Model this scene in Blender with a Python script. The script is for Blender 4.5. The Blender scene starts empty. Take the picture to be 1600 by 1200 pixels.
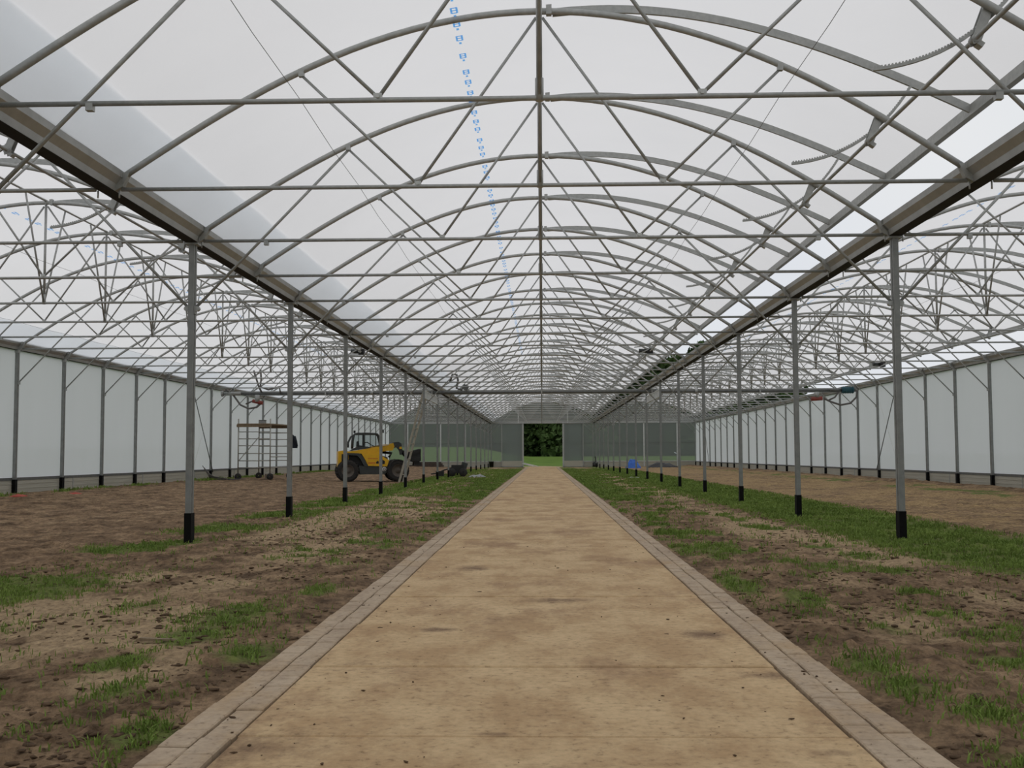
import bpy, math, random
import numpy as np
from mathutils import Vector, Matrix

random.seed(7)
rng = np.random.default_rng(11)
scene = bpy.context.scene
col = scene.collection

# ------------------------------------------------------------------ camera, sky, exposure
F_PX, PITCH, YAW, ROLL, CAM_X, CAM_Z = 1738.1, 0.0636, 0.0268, 0.0042, 0.0046, 0.978
cam_d = bpy.data.cameras.new('camera')
cam = bpy.data.objects.new('camera', cam_d)
col.objects.link(cam)
cam_d.sensor_fit = 'HORIZONTAL'
cam_d.sensor_width = 36.0
cam_d.lens = 36.0 * F_PX / 1600.0
cam_d.clip_start = 0.05
cam_d.clip_end = 1000
cam.matrix_world = (Matrix.Translation((CAM_X, 0, CAM_Z)) @ Matrix.Rotation(YAW, 4, 'Z')
                    @ Matrix.Rotation(math.pi / 2 + PITCH, 4, 'X') @ Matrix.Rotation(-ROLL, 4, 'Z'))
scene.camera = cam

world = bpy.data.worlds.new('overcast_sky')
scene.world = world
world.use_nodes = True
wn, wl = world.node_tree.nodes, world.node_tree.links
wn.clear()
w_out = wn.new('ShaderNodeOutputWorld')
w_bg = wn.new('ShaderNodeBackground')
w_tc = wn.new('ShaderNodeTexCoord')
w_no = wn.new('ShaderNodeTexNoise')
w_no.inputs['Scale'].default_value = 2.2
w_no.inputs['Detail'].default_value = 3
w_rp = wn.new('ShaderNodeValToRGB')
w_rp.color_ramp.elements[0].position = 0.3
w_rp.color_ramp.elements[0].color = (0.86, 0.90, 0.97, 1)
w_rp.color_ramp.elements[1].position = 0.7
w_rp.color_ramp.elements[1].color = (0.97, 0.985, 1.0, 1)
wl.new(w_tc.outputs['Generated'], w_no.inputs['Vector'])
wl.new(w_no.outputs['Fac'], w_rp.inputs['Fac'])
wl.new(w_rp.outputs['Color'], w_bg.inputs['Color'])
w_bg.inputs['Strength'].default_value = 0.83
wl.new(w_bg.outputs['Background'], w_out.inputs['Surface'])

vs = scene.view_settings
vs.view_transform = 'Standard'
vs.look = 'None'
vs.gamma = 1.0
vs.exposure = 0.0
vs.use_curve_mapping = False

# ------------------------------------------------------------------ layout constants
SP = 2.5                                   # truss spacing
def FY(n): return 12.58 + (n - 2) * SP     # y of truss n
N_FIRST, N_LAST = -1, 32
Y_FRONT, Y_END = FY(-4), FY(32)
BAYS = (-8.0, 0.0, 8.0)
Z_TIE, Z_RIDGE = 3.448, 5.085
WALL_X = 12.0

# ------------------------------------------------------------------ materials
def nodes_of(name):
    m = bpy.data.materials.new(name)
    m.use_nodes = True
    nt = m.node_tree
    nt.nodes.clear()
    out = nt.nodes.new('ShaderNodeOutputMaterial')
    return m, nt.nodes, nt.links, out

def ramp(nodes, stops):
    r = nodes.new('ShaderNodeValToRGB')
    e = r.color_ramp.elements
    while len(e) < len(stops): e.new(0.5)
    for k, (p, c) in enumerate(stops):
        e[k].position = p
        e[k].color = (c[0], c[1], c[2], 1)
    return r

def pos_noise(nodes, links, scale, detail=4, stretch=(1, 1, 1), obj=False, rough=0.6):
    n = nodes.new('ShaderNodeTexNoise')
    n.inputs['Scale'].default_value = scale
    n.inputs['Detail'].default_value = detail
    n.inputs['Roughness'].default_value = rough
    mp = nodes.new('ShaderNodeMapping')
    mp.inputs['Scale'].default_value = stretch
    if obj:
        tc = nodes.new('ShaderNodeTexCoord')
        links.new(tc.outputs['Object'], mp.inputs['Vector'])
    else:
        g = nodes.new('ShaderNodeNewGeometry')
        links.new(g.outputs['Position'], mp.inputs['Vector'])
    links.new(mp.outputs['Vector'], n.inputs['Vector'])
    return n

def solid(name, a, b=None, rough=0.6, metal=0.0, scale=6.0, bump=0.0, spec=0.5, stretch=(1, 1, 1)):
    m, N, L, out = nodes_of(name)
    b = b or tuple(c * 0.75 for c in a)
    p = N.new('ShaderNodeBsdfPrincipled')
    p.inputs['Roughness'].default_value = rough
    p.inputs['Metallic'].default_value = metal
    p.inputs['Specular IOR Level'].default_value = spec
    n = pos_noise(N, L, scale, stretch=stretch)
    r = ramp(N, [(0.3, b), (0.7, a)])
    L.new(n.outputs['Fac'], r.inputs['Fac'])
    L.new(r.outputs['Color'], p.inputs['Base Color'])
    if bump:
        bm = N.new('ShaderNodeBump')
        bm.inputs['Strength'].default_value = bump
        bm.inputs['Distance'].default_value = 0.02
        L.new(n.outputs['Fac'], bm.inputs['Height'])
        L.new(bm.outputs['Normal'], p.inputs['Normal'])
    L.new(p.outputs['BSDF'], out.inputs['Surface'])
    return m

def film(name, tint, clear, scatter, diff, wr_scale=3.0, stretch=(1, 1, 1), rib=None):
    m, N, L, out = nodes_of(name)
    tr = N.new('ShaderNodeBsdfTransparent')
    tl = N.new('ShaderNodeBsdfTranslucent')
    df = N.new('ShaderNodeBsdfDiffuse')
    n = pos_noise(N, L, wr_scale, 5, stretch)
    bm = N.new('ShaderNodeBump')
    bm.inputs['Strength'].default_value = 0.35
    bm.inputs['Distance'].default_value = 0.02
    L.new(n.outputs['Fac'], bm.inputs['Height'])
    L.new(bm.outputs['Normal'], tl.inputs['Normal'])
    n2 = pos_noise(N, L, 0.5, 3, stretch)
    def tinted(node, f, sock='Color'):
        r = ramp(N, [(0.3, tuple(min(1, c * f * 0.965) for c in tint)), (0.7, tuple(min(1, c * f) for c in tint))])
        L.new(n2.outputs['Fac'], r.inputs['Fac'])
        src = r.outputs['Color']
        if rib:
            wv = N.new('ShaderNodeTexWave')
            wv.wave_type = 'BANDS'
            wv.bands_direction = 'X'
            wv.inputs['Scale'].default_value = rib
            g = N.new('ShaderNodeNewGeometry')
            L.new(g.outputs['Position'], wv.inputs['Vector'])
            mx = N.new('ShaderNodeMix')
            mx.data_type = 'RGBA'
            mx.blend_type = 'MULTIPLY'
            mx.inputs[0].default_value = 0.25
            L.new(src, mx.inputs[6])
            L.new(wv.outputs['Color'], mx.inputs[7])
            src = mx.outputs[2]
        L.new(src, node.inputs[sock])
    tinted(tr, clear)
    tinted(tl, scatter)
    tinted(df, diff)
    a1 = N.new('ShaderNodeAddShader')
    a2 = N.new('ShaderNodeAddShader')
    L.new(tr.outputs[0], a1.inputs[0])
    L.new(tl.outputs[0], a1.inputs[1])
    L.new(a1.outputs[0], a2.inputs[0])
    L.new(df.outputs[0], a2.inputs[1])
    L.new(a2.outputs[0], out.inputs['Surface'])
    return m

M = {}
M['galv'] = solid('galvanised_steel', (0.43, 0.44, 0.425), (0.33, 0.34, 0.33), 0.45, 0.35, 18)
M['galv_gutter'] = solid('gutter_steel', (0.42, 0.425, 0.41), (0.33, 0.335, 0.32), 0.42, 0.45, 5)
M['galv_post'] = solid('post_steel', (0.29, 0.30, 0.29), (0.22, 0.23, 0.225), 0.5, 0.3, 9)
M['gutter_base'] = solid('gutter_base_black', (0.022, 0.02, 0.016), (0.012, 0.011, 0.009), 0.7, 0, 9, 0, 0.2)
M['galv_dark'] = solid('weathered_steel', (0.17, 0.175, 0.17), (0.12, 0.125, 0.12), 0.5, 0.4, 14)
M['boot'] = solid('black_rubber_coating', (0.006, 0.006, 0.006), (0.003, 0.003, 0.003), 0.7, 0, 20, 0, 0.15)
M['film_roof'] = film('roof_film', (1.0, 0.975, 0.955), 0.10, 0.78, 0.07, 2.5)
M['film_strip'] = film('roof_film_overlap', (0.92, 0.965, 1.0), 0.12, 0.76, 0.07, 2.5)
M['film_wall'] = film('wall_film', (0.97, 0.96, 0.995), 0.02, 0.62, 0.13, 1.5, (1, 1, 0.25))
M['sheet_end'] = film('end_wall_sheet', (0.95, 1.0, 0.97), 0.50, 0.16, 0.05, 4.0, (1, 1, 1), 9.0)
M['sheet_door'] = film('door_leaf_sheet', (0.95, 1.0, 0.98), 0.55, 0.12, 0.10, 4.0, (1, 1, 1), 9.0)
M['plinth'] = solid('plinth_panel_grey', (0.47, 0.45, 0.38), (0.38, 0.37, 0.31), 0.6, 0, 3.0, 0.1, 0.4, (0.3, 0.3, 8))
M['white_paint'] = solid('white_painted_metal', (0.62, 0.64, 0.63), (0.5, 0.52, 0.51), 0.5, 0.1, 6)
M['pale'] = solid('pale_plastic', (0.75, 0.74, 0.70), (0.6, 0.59, 0.55), 0.5, 0, 6)
M['blueprint'] = film('blue_print', (0.22, 0.55, 1.0), 0.45, 0.5, 0.1, 8)
M['greyprint'] = film('grey_print', (0.5, 0.5, 0.55), 0.5, 0.5, 0.1, 8)
M['black'] = solid('black_plastic', (0.015, 0.015, 0.016), (0.008, 0.008, 0.008), 0.5, 0, 12)
M['tyre'] = solid('tyre_rubber', (0.030, 0.027, 0.024), (0.016, 0.015, 0.014), 0.8, 0, 14, 0.2)
M['rim'] = solid('dusty_rim', (0.17, 0.145, 0.12), (0.10, 0.085, 0.07), 0.6, 0.2, 14)
M['yellow'] = solid('yellow_paint', (0.80, 0.46, 0.012), (0.70, 0.39, 0.010), 0.35, 0, 5)
M['charcoal'] = solid('charcoal_paint', (0.045, 0.052, 0.05), (0.03, 0.035, 0.034), 0.5, 0, 8)
M['red'] = solid('red_paint', (0.30, 0.06, 0.045), (0.20, 0.04, 0.03), 0.5, 0, 10)
M['orange'] = solid('orange_print', (0.62, 0.16, 0.02), (0.55, 0.13, 0.015), 0.5, 0, 10)
M['blue'] = solid('blue_sheet', (0.03, 0.16, 0.62), (0.02, 0.10, 0.45), 0.45, 0, 8, 0.3)
M['teal'] = solid('teal_motor_paint', (0.03, 0.12, 0.15), (0.02, 0.08, 0.10), 0.5, 0.1, 10)
M['hose'] = solid('grey_hose', (0.16, 0.15, 0.14), (0.10, 0.095, 0.09), 0.6, 0, 12)
M['timber'] = solid('worn_timber', (0.30, 0.23, 0.15), (0.20, 0.15, 0.095), 0.75, 0, 8, 0.1, 0.3, (8, 8, 1))
M['dark_timber'] = solid('dark_timber', (0.09, 0.065, 0.05), (0.05, 0.036, 0.028), 0.8, 0, 8)
M['ladder'] = solid('pale_ladder_wood', (0.40, 0.37, 0.30), (0.30, 0.27, 0.21), 0.7, 0, 8)
M['alu'] = solid('aluminium_tube', (0.42, 0.41, 0.37), (0.33, 0.32, 0.28), 0.4, 0.5, 12)
M['cloth'] = solid('dark_cloth', (0.022, 0.028, 0.04), (0.012, 0.016, 0.024), 0.9, 0, 14)
M['grey_sheet'] = solid('grey_plastic_sheet', (0.32, 0.33, 0.33), (0.24, 0.25, 0.25), 0.5, 0, 9, 0.3)
M['glass'] = film('cab_glass', (0.9, 0.95, 0.95), 0.82, 0.03, 0.02, 2)
M['clod'] = solid('dark_soil_clod', (0.15, 0.10, 0.062), (0.07, 0.046, 0.03), 0.95, 0, 20, 0.4, 0.1)
M['bark'] = solid('tree_bark', (0.07, 0.055, 0.04), (0.04, 0.03, 0.022), 0.9, 0, 6)
M['lawn'] = solid('mown_lawn', (0.13, 0.205, 0.04), (0.09, 0.15, 0.028), 0.9, 0, 0.7, 0.2, 0.1)

def leaf_mat(name, a, b):
    m, N, L, out = nodes_of(name)
    p = N.new('ShaderNodeBsdfPrincipled')
    p.inputs['Roughness'].default_value = 0.75
    p.inputs['Specular IOR Level'].default_value = 0.15
    n = pos_noise(N, L, 1.1, 4)
    r = ramp(N, [(0.32, b), (0.68, a)])
    L.new(n.outputs['Fac'], r.inputs['Fac'])
    L.new(r.outputs['Color'], p.inputs['Base Color'])
    L.new(p.outputs['BSDF'], out.inputs['Surface'])
    return m
M['leaf'] = leaf_mat('dark_leaves', (0.065, 0.105, 0.035), (0.022, 0.042, 0.014))
M['leaf2'] = leaf_mat('fresh_leaves', (0.085, 0.135, 0.04), (0.03, 0.055, 0.016))
M['grass'] = leaf_mat('grass_blades', (0.235, 0.32, 0.075), (0.13, 0.20, 0.04))
M['straw_scrap'] = solid('dry_straw', (0.42, 0.32, 0.19), (0.24, 0.17, 0.10), 0.9, 0, 9, 0, 0.1)
M['red_rag'] = solid('red_cloth', (0.50, 0.10, 0.07), (0.36, 0.07, 0.05), 0.9, 0, 10)

def soil_mat():
    m, N, L, out = nodes_of('bare_soil')
    p = N.new('ShaderNodeBsdfPrincipled')
    p.inputs['Roughness'].default_value = 0.95
    p.inputs['Specular IOR Level'].default_value = 0.12
    n1 = pos_noise(N, L, 3.2, 9, (1, 0.6, 1), rough=0.72)
    soil = ramp(N, [(0.36, (0.105, 0.068, 0.041)), (0.5, (0.225, 0.150, 0.090)), (0.64, (0.37, 0.255, 0.155))])
    L.new(n1.outputs['Fac'], soil.inputs['Fac'])
    n2 = pos_noise(N, L, 9.0, 7, (1.0, 0.6, 1), rough=0.7)
    def attr(nm):
        a = N.new('ShaderNodeAttribute')
        a.attribute_name = nm
        return a.outputs['Fac']
    def edge(nm, lo, hi, noise, amt):
        # noisy threshold of a painted mask
        mu = N.new('ShaderNodeMath'); mu.operation = 'MULTIPLY_ADD'
        L.new(noise.outputs['Fac'], mu.inputs[0]); mu.inputs[1].default_value = amt
        L.new(attr(nm), mu.inputs[2])
        r = N.new('ShaderNodeMapRange'); r.interpolation_type = 'SMOOTHSTEP'
        r.inputs['From Min'].default_value = lo + amt * 0.5
        r.inputs['From Max'].default_value = hi + amt * 0.5
        L.new(mu.outputs[0], r.inputs['Value'])
        return r.outputs['Result']
    def mix(fac, a, b):
        x = N.new('ShaderNodeMix'); x.data_type = 'RGBA'
        L.new(fac, x.inputs[0]); L.new(a, x.inputs[6]); L.new(b, x.inputs[7])
        return x.outputs[2]
    sand = ramp(N, [(0.3, (0.33, 0.235, 0.140)), (0.7, (0.50, 0.37, 0.225))])
    L.new(n2.outputs['Fac'], sand.inputs['Fac'])
    c = mix(edge('sand', 0.15, 0.75, n1, 1.1), soil.outputs['Color'], sand.outputs['Color'])
    n3 = pos_noise(N, L, 5.0, 6, (0.5, 2.2, 1), rough=0.7)
    straw = ramp(N, [(0.35, (0.24, 0.155, 0.085)), (0.7, (0.50, 0.36, 0.18))])
    L.new(n3.outputs['Fac'], straw.inputs['Fac'])
    c = mix(edge('straw', 0.25, 0.75, n3, 1.4), c, straw.outputs['Color'])
    gr = ramp(N, [(0.3, (0.11, 0.13, 0.04)), (0.7, (0.19, 0.225, 0.065))])
    L.new(n2.outputs['Fac'], gr.inputs['Fac'])
    c = mix(edge('grass', 0.2, 0.75, n2, 1.0), c, gr.outputs['Color'])
    nf = pos_noise(N, L, 24.0, 8, (1, 0.55, 1), rough=0.78)
    rf = ramp(N, [(0.36, (0.42, 0.40, 0.38)), (0.5, (1.0, 1.0, 1.0)), (0.66, (1.35, 1.33, 1.3))])
    L.new(nf.outputs['Fac'], rf.inputs['Fac'])
    mm = N.new('ShaderNodeMix'); mm.data_type = 'RGBA'; mm.blend_type = 'MULTIPLY'
    mm.inputs[0].default_value = 0.9
    L.new(c, mm.inputs[6]); L.new(rf.outputs['Color'], mm.inputs[7])
    c = mm.outputs[2]
    L.new(c, p.inputs['Base Color'])
    b = N.new('ShaderNodeBump')
    b.inputs['Strength'].default_value = 0.8
    b.inputs['Distance'].default_value = 0.03
    n4 = pos_noise(N, L, 14.0, 8, rough=0.75)
    L.new(n4.outputs['Fac'], b.inputs['Height'])
    L.new(b.outputs['Normal'], p.inputs['Normal'])
    L.new(p.outputs['BSDF'], out.inputs['Surface'])
    return m
M['soil'] = soil_mat()

def path_mat(name, light, mid, mud, grain=1.0, stains=()):
    m, N, L, out = nodes_of(name)
    p = N.new('ShaderNodeBsdfPrincipled')
    p.inputs['Roughness'].default_value = 0.9
    p.inputs['Specular IOR Level'].default_value = 0.2
    n1 = pos_noise(N, L, 2.6, 9, (1.0, 0.5, 1), rough=0.68)
    base = ramp(N, [(0.4, mid), (0.58, light)])
    L.new(n1.outputs['Fac'], base.inputs['Fac'])
    n2 = pos_noise(N, L, 1.0, 10, (1.0, 0.55, 1), rough=0.70)
    mk = ramp(N, [(0.52, (0, 0, 0)), (0.66, (1, 1, 1))])
    L.new(n2.outputs['Fac'], mk.inputs['Fac'])
    x = N.new('ShaderNodeMix'); x.data_type = 'RGBA'
    L.new(mk.outputs['Color'], x.inputs[0])
    L.new(base.outputs['Color'], x.inputs[6])
    x.inputs[7].default_value = (*mud, 1)
    col_in = x.outputs[2]
    if stains:
        g = N.new('ShaderNodeNewGeometry')
        acc = None
        nz = pos_noise(N, L, 5.0, 9, (1.0, 0.6, 1), rough=0.75)
        for (sx, sy, rx, ry, am) in stains:
            sb = N.new('ShaderNodeVectorMath'); sb.operation = 'SUBTRACT'
            L.new(g.outputs['Position'], sb.inputs[0]); sb.inputs[1].default_value = (sx, sy, 0)
            ml = N.new('ShaderNodeVectorMath'); ml.operation = 'MULTIPLY'
            L.new(sb.outputs[0], ml.inputs[0]); ml.inputs[1].default_value = (1 / rx, 1 / ry, 0)
            ln = N.new('ShaderNodeVectorMath'); ln.operation = 'LENGTH'
            L.new(ml.outputs[0], ln.inputs[0])
            mr = N.new('ShaderNodeMapRange'); mr.interpolation_type = 'SMOOTHSTEP'
            mr.inputs['From Min'].default_value = 1.0; mr.inputs['From Max'].default_value = 0.0
            mr.inputs['To Max'].default_value = am
            L.new(ln.outputs['Value'], mr.inputs['Value'])
            if acc is None: acc = mr.outputs['Result']
            else:
                ad = N.new('ShaderNodeMath'); ad.operation = 'MAXIMUM'
                L.new(acc, ad.inputs[0]); L.new(mr.outputs['Result'], ad.inputs[1]); acc = ad.outputs[0]
        am_ = N.new('ShaderNodeMath'); am_.operation = 'ADD'
        L.new(acc, am_.inputs[0]); L.new(nz.outputs['Fac'], am_.inputs[1])
        th_ = N.new('ShaderNodeMapRange'); th_.interpolation_type = 'SMOOTHSTEP'
        th_.inputs['From Min'].default_value = 0.72; th_.inputs['From Max'].default_value = 1.15
        L.new(am_.outputs[0], th_.inputs['Value'])
        sm_ = N.new('ShaderNodeMix'); sm_.data_type = 'RGBA'
        L.new(th_.outputs['Result'], sm_.inputs[0]); L.new(col_in, sm_.inputs[6])
        sm_.inputs[7].default_value = (0.20, 0.125, 0.075, 1)
        col_in = sm_.outputs[2]
    n3 = pos_noise(N, L, 24.0, 5, rough=0.7)
    spk = ramp(N, [(0.3, (0.5, 0.47, 0.44)), (0.42, (0.92, 0.92, 0.92)), (0.6, (1.06, 1.06, 1.06))])
    L.new(n3.outputs['Fac'], spk.inputs['Fac'])
    y = N.new('ShaderNodeMix'); y.data_type = 'RGBA'; y.blend_type = 'MULTIPLY'
    y.inputs[0].default_value = grain
    L.new(col_in, y.inputs[6]); L.new(spk.outputs['Color'], y.inputs[7])
    L.new(y.outputs[2], p.inputs['Base Color'])
    b = N.new('ShaderNodeBump')
    b.inputs['Strength'].default_value = 0.25
    b.inputs['Distance'].default_value = 0.01
    L.new(n3.outputs['Fac'], b.inputs['Height'])
    L.new(b.outputs['Normal'], p.inputs['Normal'])
    L.new(p.outputs['BSDF'], out.inputs['Surface'])
    return m
M['slab'] = path_mat('sandy_concrete', (0.60, 0.435, 0.250), (0.46, 0.308, 0.166), (0.335, 0.21, 0.118), 1.0,
    [(-0.62, 9.7, 0.34, 0.55, 0.55), (-0.57, 6.3, 0.24, 0.22, 0.6), (-0.35, 6.7, 0.5, 0.5, 0.3), (0.1, 7.6, 0.55, 0.35, 0.5), (0.86, 6.15, 0.26, 0.35, 0.6),
     (-1.0, 3.75, 0.6, 0.7, 0.45), (-0.17, 3.98, 0.14, 0.08, 0.55), (0.98, 3.75, 0.3, 0.12, 0.5), (1.0, 5.05, 0.3, 0.2, 0.5), (-0.9, 5.3, 0.3, 0.6, 0.3), (0.3, 14, 1.0, 0.5, 0.3), (-0.2, 19, 1.0, 0.8, 0.3)])
M['paver'] = path_mat('dusty_paver', (0.50, 0.395, 0.285), (0.41, 0.315, 0.225), (0.46, 0.33, 0.20))
M['joint'] = solid('dark_joint_soil', (0.022, 0.016, 0.012), (0.012, 0.009, 0.007), 0.95, 0, 20)

# ------------------------------------------------------------------ mesh helpers
class MB:
    def __init__(s):
        s.v, s.f, s.s = [], [], []
    def add(s, vs, fs, smooth=False):
        o = len(s.v)
        s.v += [tuple(v) for v in vs]
        s.f += [tuple(i + o for i in f) for f in fs]
        s.s += [smooth] * len(fs)
        return s
    def box(s, x0, x1, y0, y1, z0, z1, mat=None):
        vs = [(x, y, z) for z in (z0, z1) for y in (y0, y1) for x in (x0, x1)]
        if mat is not None: vs = [mat @ Vector(v) for v in vs]
        return s.add(vs, [(0, 2, 3, 1), (4, 5, 7, 6), (0, 1, 5, 4), (2, 6, 7, 3), (0, 4, 6, 2), (1, 3, 7, 5)])
    def cbox(s, c, size, rot=None):
        m = Matrix.Translation(c)
        if rot is not None: m = m @ rot
        a, b, d = (q / 2 for q in size)
        return s.box(-a, a, -b, b, -d, d, m)
    def path(s, pts, prof, closed=True, caps=True, smooth=True, up=Vector((0, 0, 1)), scale=None):
        """sweep a 2-D profile [(side, up)] along points"""
        pts = [Vector(p) for p in pts]
        n, k = len(pts), len(prof)
        vs = []
        side_prev = None
        for i, p in enumerate(pts):
            t = (pts[min(i + 1, n - 1)] - pts[max(i - 1, 0)]).normalized()
            if side_prev is None:
                u = up if abs(t.dot(up)) < 0.95 else Vector((1, 0, 0))
                sd = t.cross(u).normalized()
            else:
                sd = (side_prev - t * side_prev.dot(t)).normalized()
            side_prev = sd
            uu = sd.cross(t).normalized()
            q = 1.0 if scale is None else scale[i]
            vs += [p + sd * a * q + uu * b * q for a, b in prof]
        fs = []
        for i in range(n - 1):
            for j in range(k if closed else k - 1):
                a, b = i * k + j, i * k + (j + 1) % k
                fs.append((a, b, b + k, a + k))
        s.add(vs, fs, smooth)
        if caps and closed:
            o = len(s.v) - len(vs)
            s.f += [tuple(o + j for j in range(k))[::-1], tuple(o + (n - 1) * k + j for j in range(k))]
            s.s += [False, False]
        return s
    def tube(s, pts, r, seg=8, scale=None, caps=True):
        return s.path(pts, [(r * math.cos(2 * math.pi * j / seg), r * math.sin(2 * math.pi * j / seg)) for j in range(seg)],
                      scale=scale, caps=caps)
    def prism(s, poly, y0, y1, mat=None):
        """polygon in x,z extruded along y"""
        n = len(poly)
        vs = [(x, y0, z) for x, z in poly] + [(x, y1, z) for x, z in poly]
        if mat is not None: vs = [mat @ Vector(v) for v in vs]
        fs = [tuple(range(n)), tuple(range(2 * n - 1, n - 1, -1))]
        fs += [(i + n, (i + 1) % n + n, (i + 1) % n, i) for i in range(n)]
        return s.add(vs, fs)
    def lathe(s, prof, seg, mat=None, smooth=True):
        """profile [(r, h)] around local z"""
        k = len(prof)
        vs = [Vector((r * math.cos(2 * math.pi * i / seg), r * math.sin(2 * math.pi * i / seg), h)) for i in range(seg) for r, h in prof]
        if mat is not None: vs = [mat @ v for v in vs]
        fs = []
        for i in range(seg):
            for j in range(k - 1):
                a, b = i * k + j, ((i + 1) % seg) * k + j
                fs.append((a, b, b + 1, a + 1))
        return s.add(vs, fs, smooth)
    def mesh(s, name, mat):
        me = bpy.data.meshes.new(name)
        me.from_pydata(s.v, [], s.f)
        me.polygons.foreach_set('use_smooth', s.s)
        me.materials.append(mat)
        me.update()
        return me
    def build(s, name, mat, parent=None, loc=(0, 0, 0), rz=0.0):
        return obj(name, s.mesh(name, mat), parent, loc, rz)

def obj(name, me, parent=None, loc=(0, 0, 0), rz=0.0):
    o = bpy.data.objects.new(name, me)
    col.objects.link(o)
    o.location = loc
    o.rotation_euler = (0, 0, rz)
    if parent is not None: o.parent = parent
    return o

def tag(o, label=None, cat=None, group=None, kind=None):
    if label: o['label'] = label
    if cat: o['category'] = cat
    if group: o['group'] = group
    if kind: o['kind'] = kind
    return o

def thing(name, loc, label, cat, group=None, rz=0.0):
    return tag(obj(name, None, None, loc, rz), label, cat, group)

def np_mesh(name, verts, faces, mat, smooth=False):
    me = bpy.data.meshes.new(name)
    k = faces.shape[1]
    me.vertices.add(len(verts)); me.vertices.foreach_set('co', verts.astype(np.float32).ravel())
    me.loops.add(faces.size); me.loops.foreach_set('vertex_index', faces.astype(np.int32).ravel())
    me.polygons.add(len(faces))
    me.polygons.foreach_set('loop_start', np.arange(0, faces.size, k, dtype=np.int32))
    me.polygons.foreach_set('use_smooth', np.full(len(faces), smooth))
    me.materials.append(mat)
    me.update(calc_edges=True)
    me.validate()
    return me

def grid_faces(nr, nc):
    i = np.arange(nr - 1)[:, None] * nc + np.arange(nc - 1)[None, :]
    i = i.ravel()
    return np.stack([i, i + 1, i + nc + 1, i + nc], 1)

_LAT = rng.random((8, 256, 256))
def vnoise(x, y, k=0):
    xi, yi = np.floor(x).astype(int), np.floor(y).astype(int)
    fx, fy = x - xi, y - yi
    fx, fy = fx * fx * (3 - 2 * fx), fy * fy * (3 - 2 * fy)
    T = _LAT[k % 8]
    a, b = T[xi % 256, yi % 256], T[(xi + 1) % 256, yi % 256]
    c, d = T[xi % 256, (yi + 1) % 256], T[(xi + 1) % 256, (yi + 1) % 256]
    return (a * (1 - fx) + b * fx) * (1 - fy) + (c * (1 - fx) + d * fx) * fy
def fbm(x, y, octv=4, k=0, gain=0.55):
    t, amp, tot = 0, 1, 0
    for o in range(octv):
        t = t + amp * vnoise(x * 2 ** o + 17.3 * o, y * 2 ** o + 5.1 * o, k + o)
        tot += amp
        amp *= gain
    return t / tot
def sstep(a, b, x):
    t = np.clip((x - a) / (b - a), 0, 1)
    return t * t * (3 - 2 * t)
def band(x, a, b, w):
    return sstep(a - w, a + w, x) * (1 - sstep(b - w, b + w, x))

# ------------------------------------------------------------------ ground
def ground_base(x, y):
    z = 0.135 * sstep(4.6, 12, -x) + 0.06 * sstep(5.0, 12, x)
    z = z + 0.10 * np.exp(-((x - 11.5) / 0.4) ** 2) * (0.3 + 0.9 * fbm(x * 1.2, y * 0.9, 2, 3))
    return z
CLUMPS = [(-3.9, 8.1, .55, .9, 1.2), (-1.40, 3.95, .12, .22, 1.1), (-1.47, 5.5, .16, .3, 1.0), (-2.0, 5.25, .14, .25, .9), (-1.9, 6.1, .2, .4, .8), (-1.85, 6.8, .25, .5, .9),
          (-1.6, 8.1, .12, .4, .9), (-2.75, 3.9, .2, .3, .9), (-2.3, 4.6, .1, .2, .7), (-2.6, 7.2, .15, .3, .6), (-3.1, 6.2, .15, .3, .6), (-1.75, 4.6, .1, .2, .6),
          (1.48, 8.5, .14, .7, 1.1), (1.74, 7.5, .16, .35, 1.1), (2.6, 7.9, .12, .25, 1.0), (2.36, 6.8, .15, .3, .8), (2.18, 5.3, .16, .2, 1.0), (1.49, 5.2, .12, .25, .75),
          (1.5, 4.7, .11, .2, .8), (1.62, 4.2, .13, .16, .75), (2.45, 6.1, .25, .3, .7), (1.52, 3.65, .10, .15, .75), (1.9, 6.3, .12, .25, .7), (2.9, 9.3, .12, .3, .9), (2.2, 10.2, .15, .3, .8), (1.95, 4.3, .1, .2, .7)]
SANDS = [(-2.87, 7.0, .5, .9, .9), (-2.5, 8.3, .5, .9, .8), (-2.4, 11.4, .45, 2.0, .9), (-2.7, 5.4, .4, .5, .8), (3.4, 12.5, .4, 2.2, .9), (3.35, 10.5, .45, 1.3, .8), (3.0, 7.6, .4, .9, .6), (2.4, 8.6, .5, .8, .5)]
def spots(x, y, L):
    r = np.zeros_like(x)
    for a, b, u, v, w in L:
        r = np.maximum(r, w * np.exp(-((x - a) / u) ** 2 - ((y - b) / v) ** 2))
    return r
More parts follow.
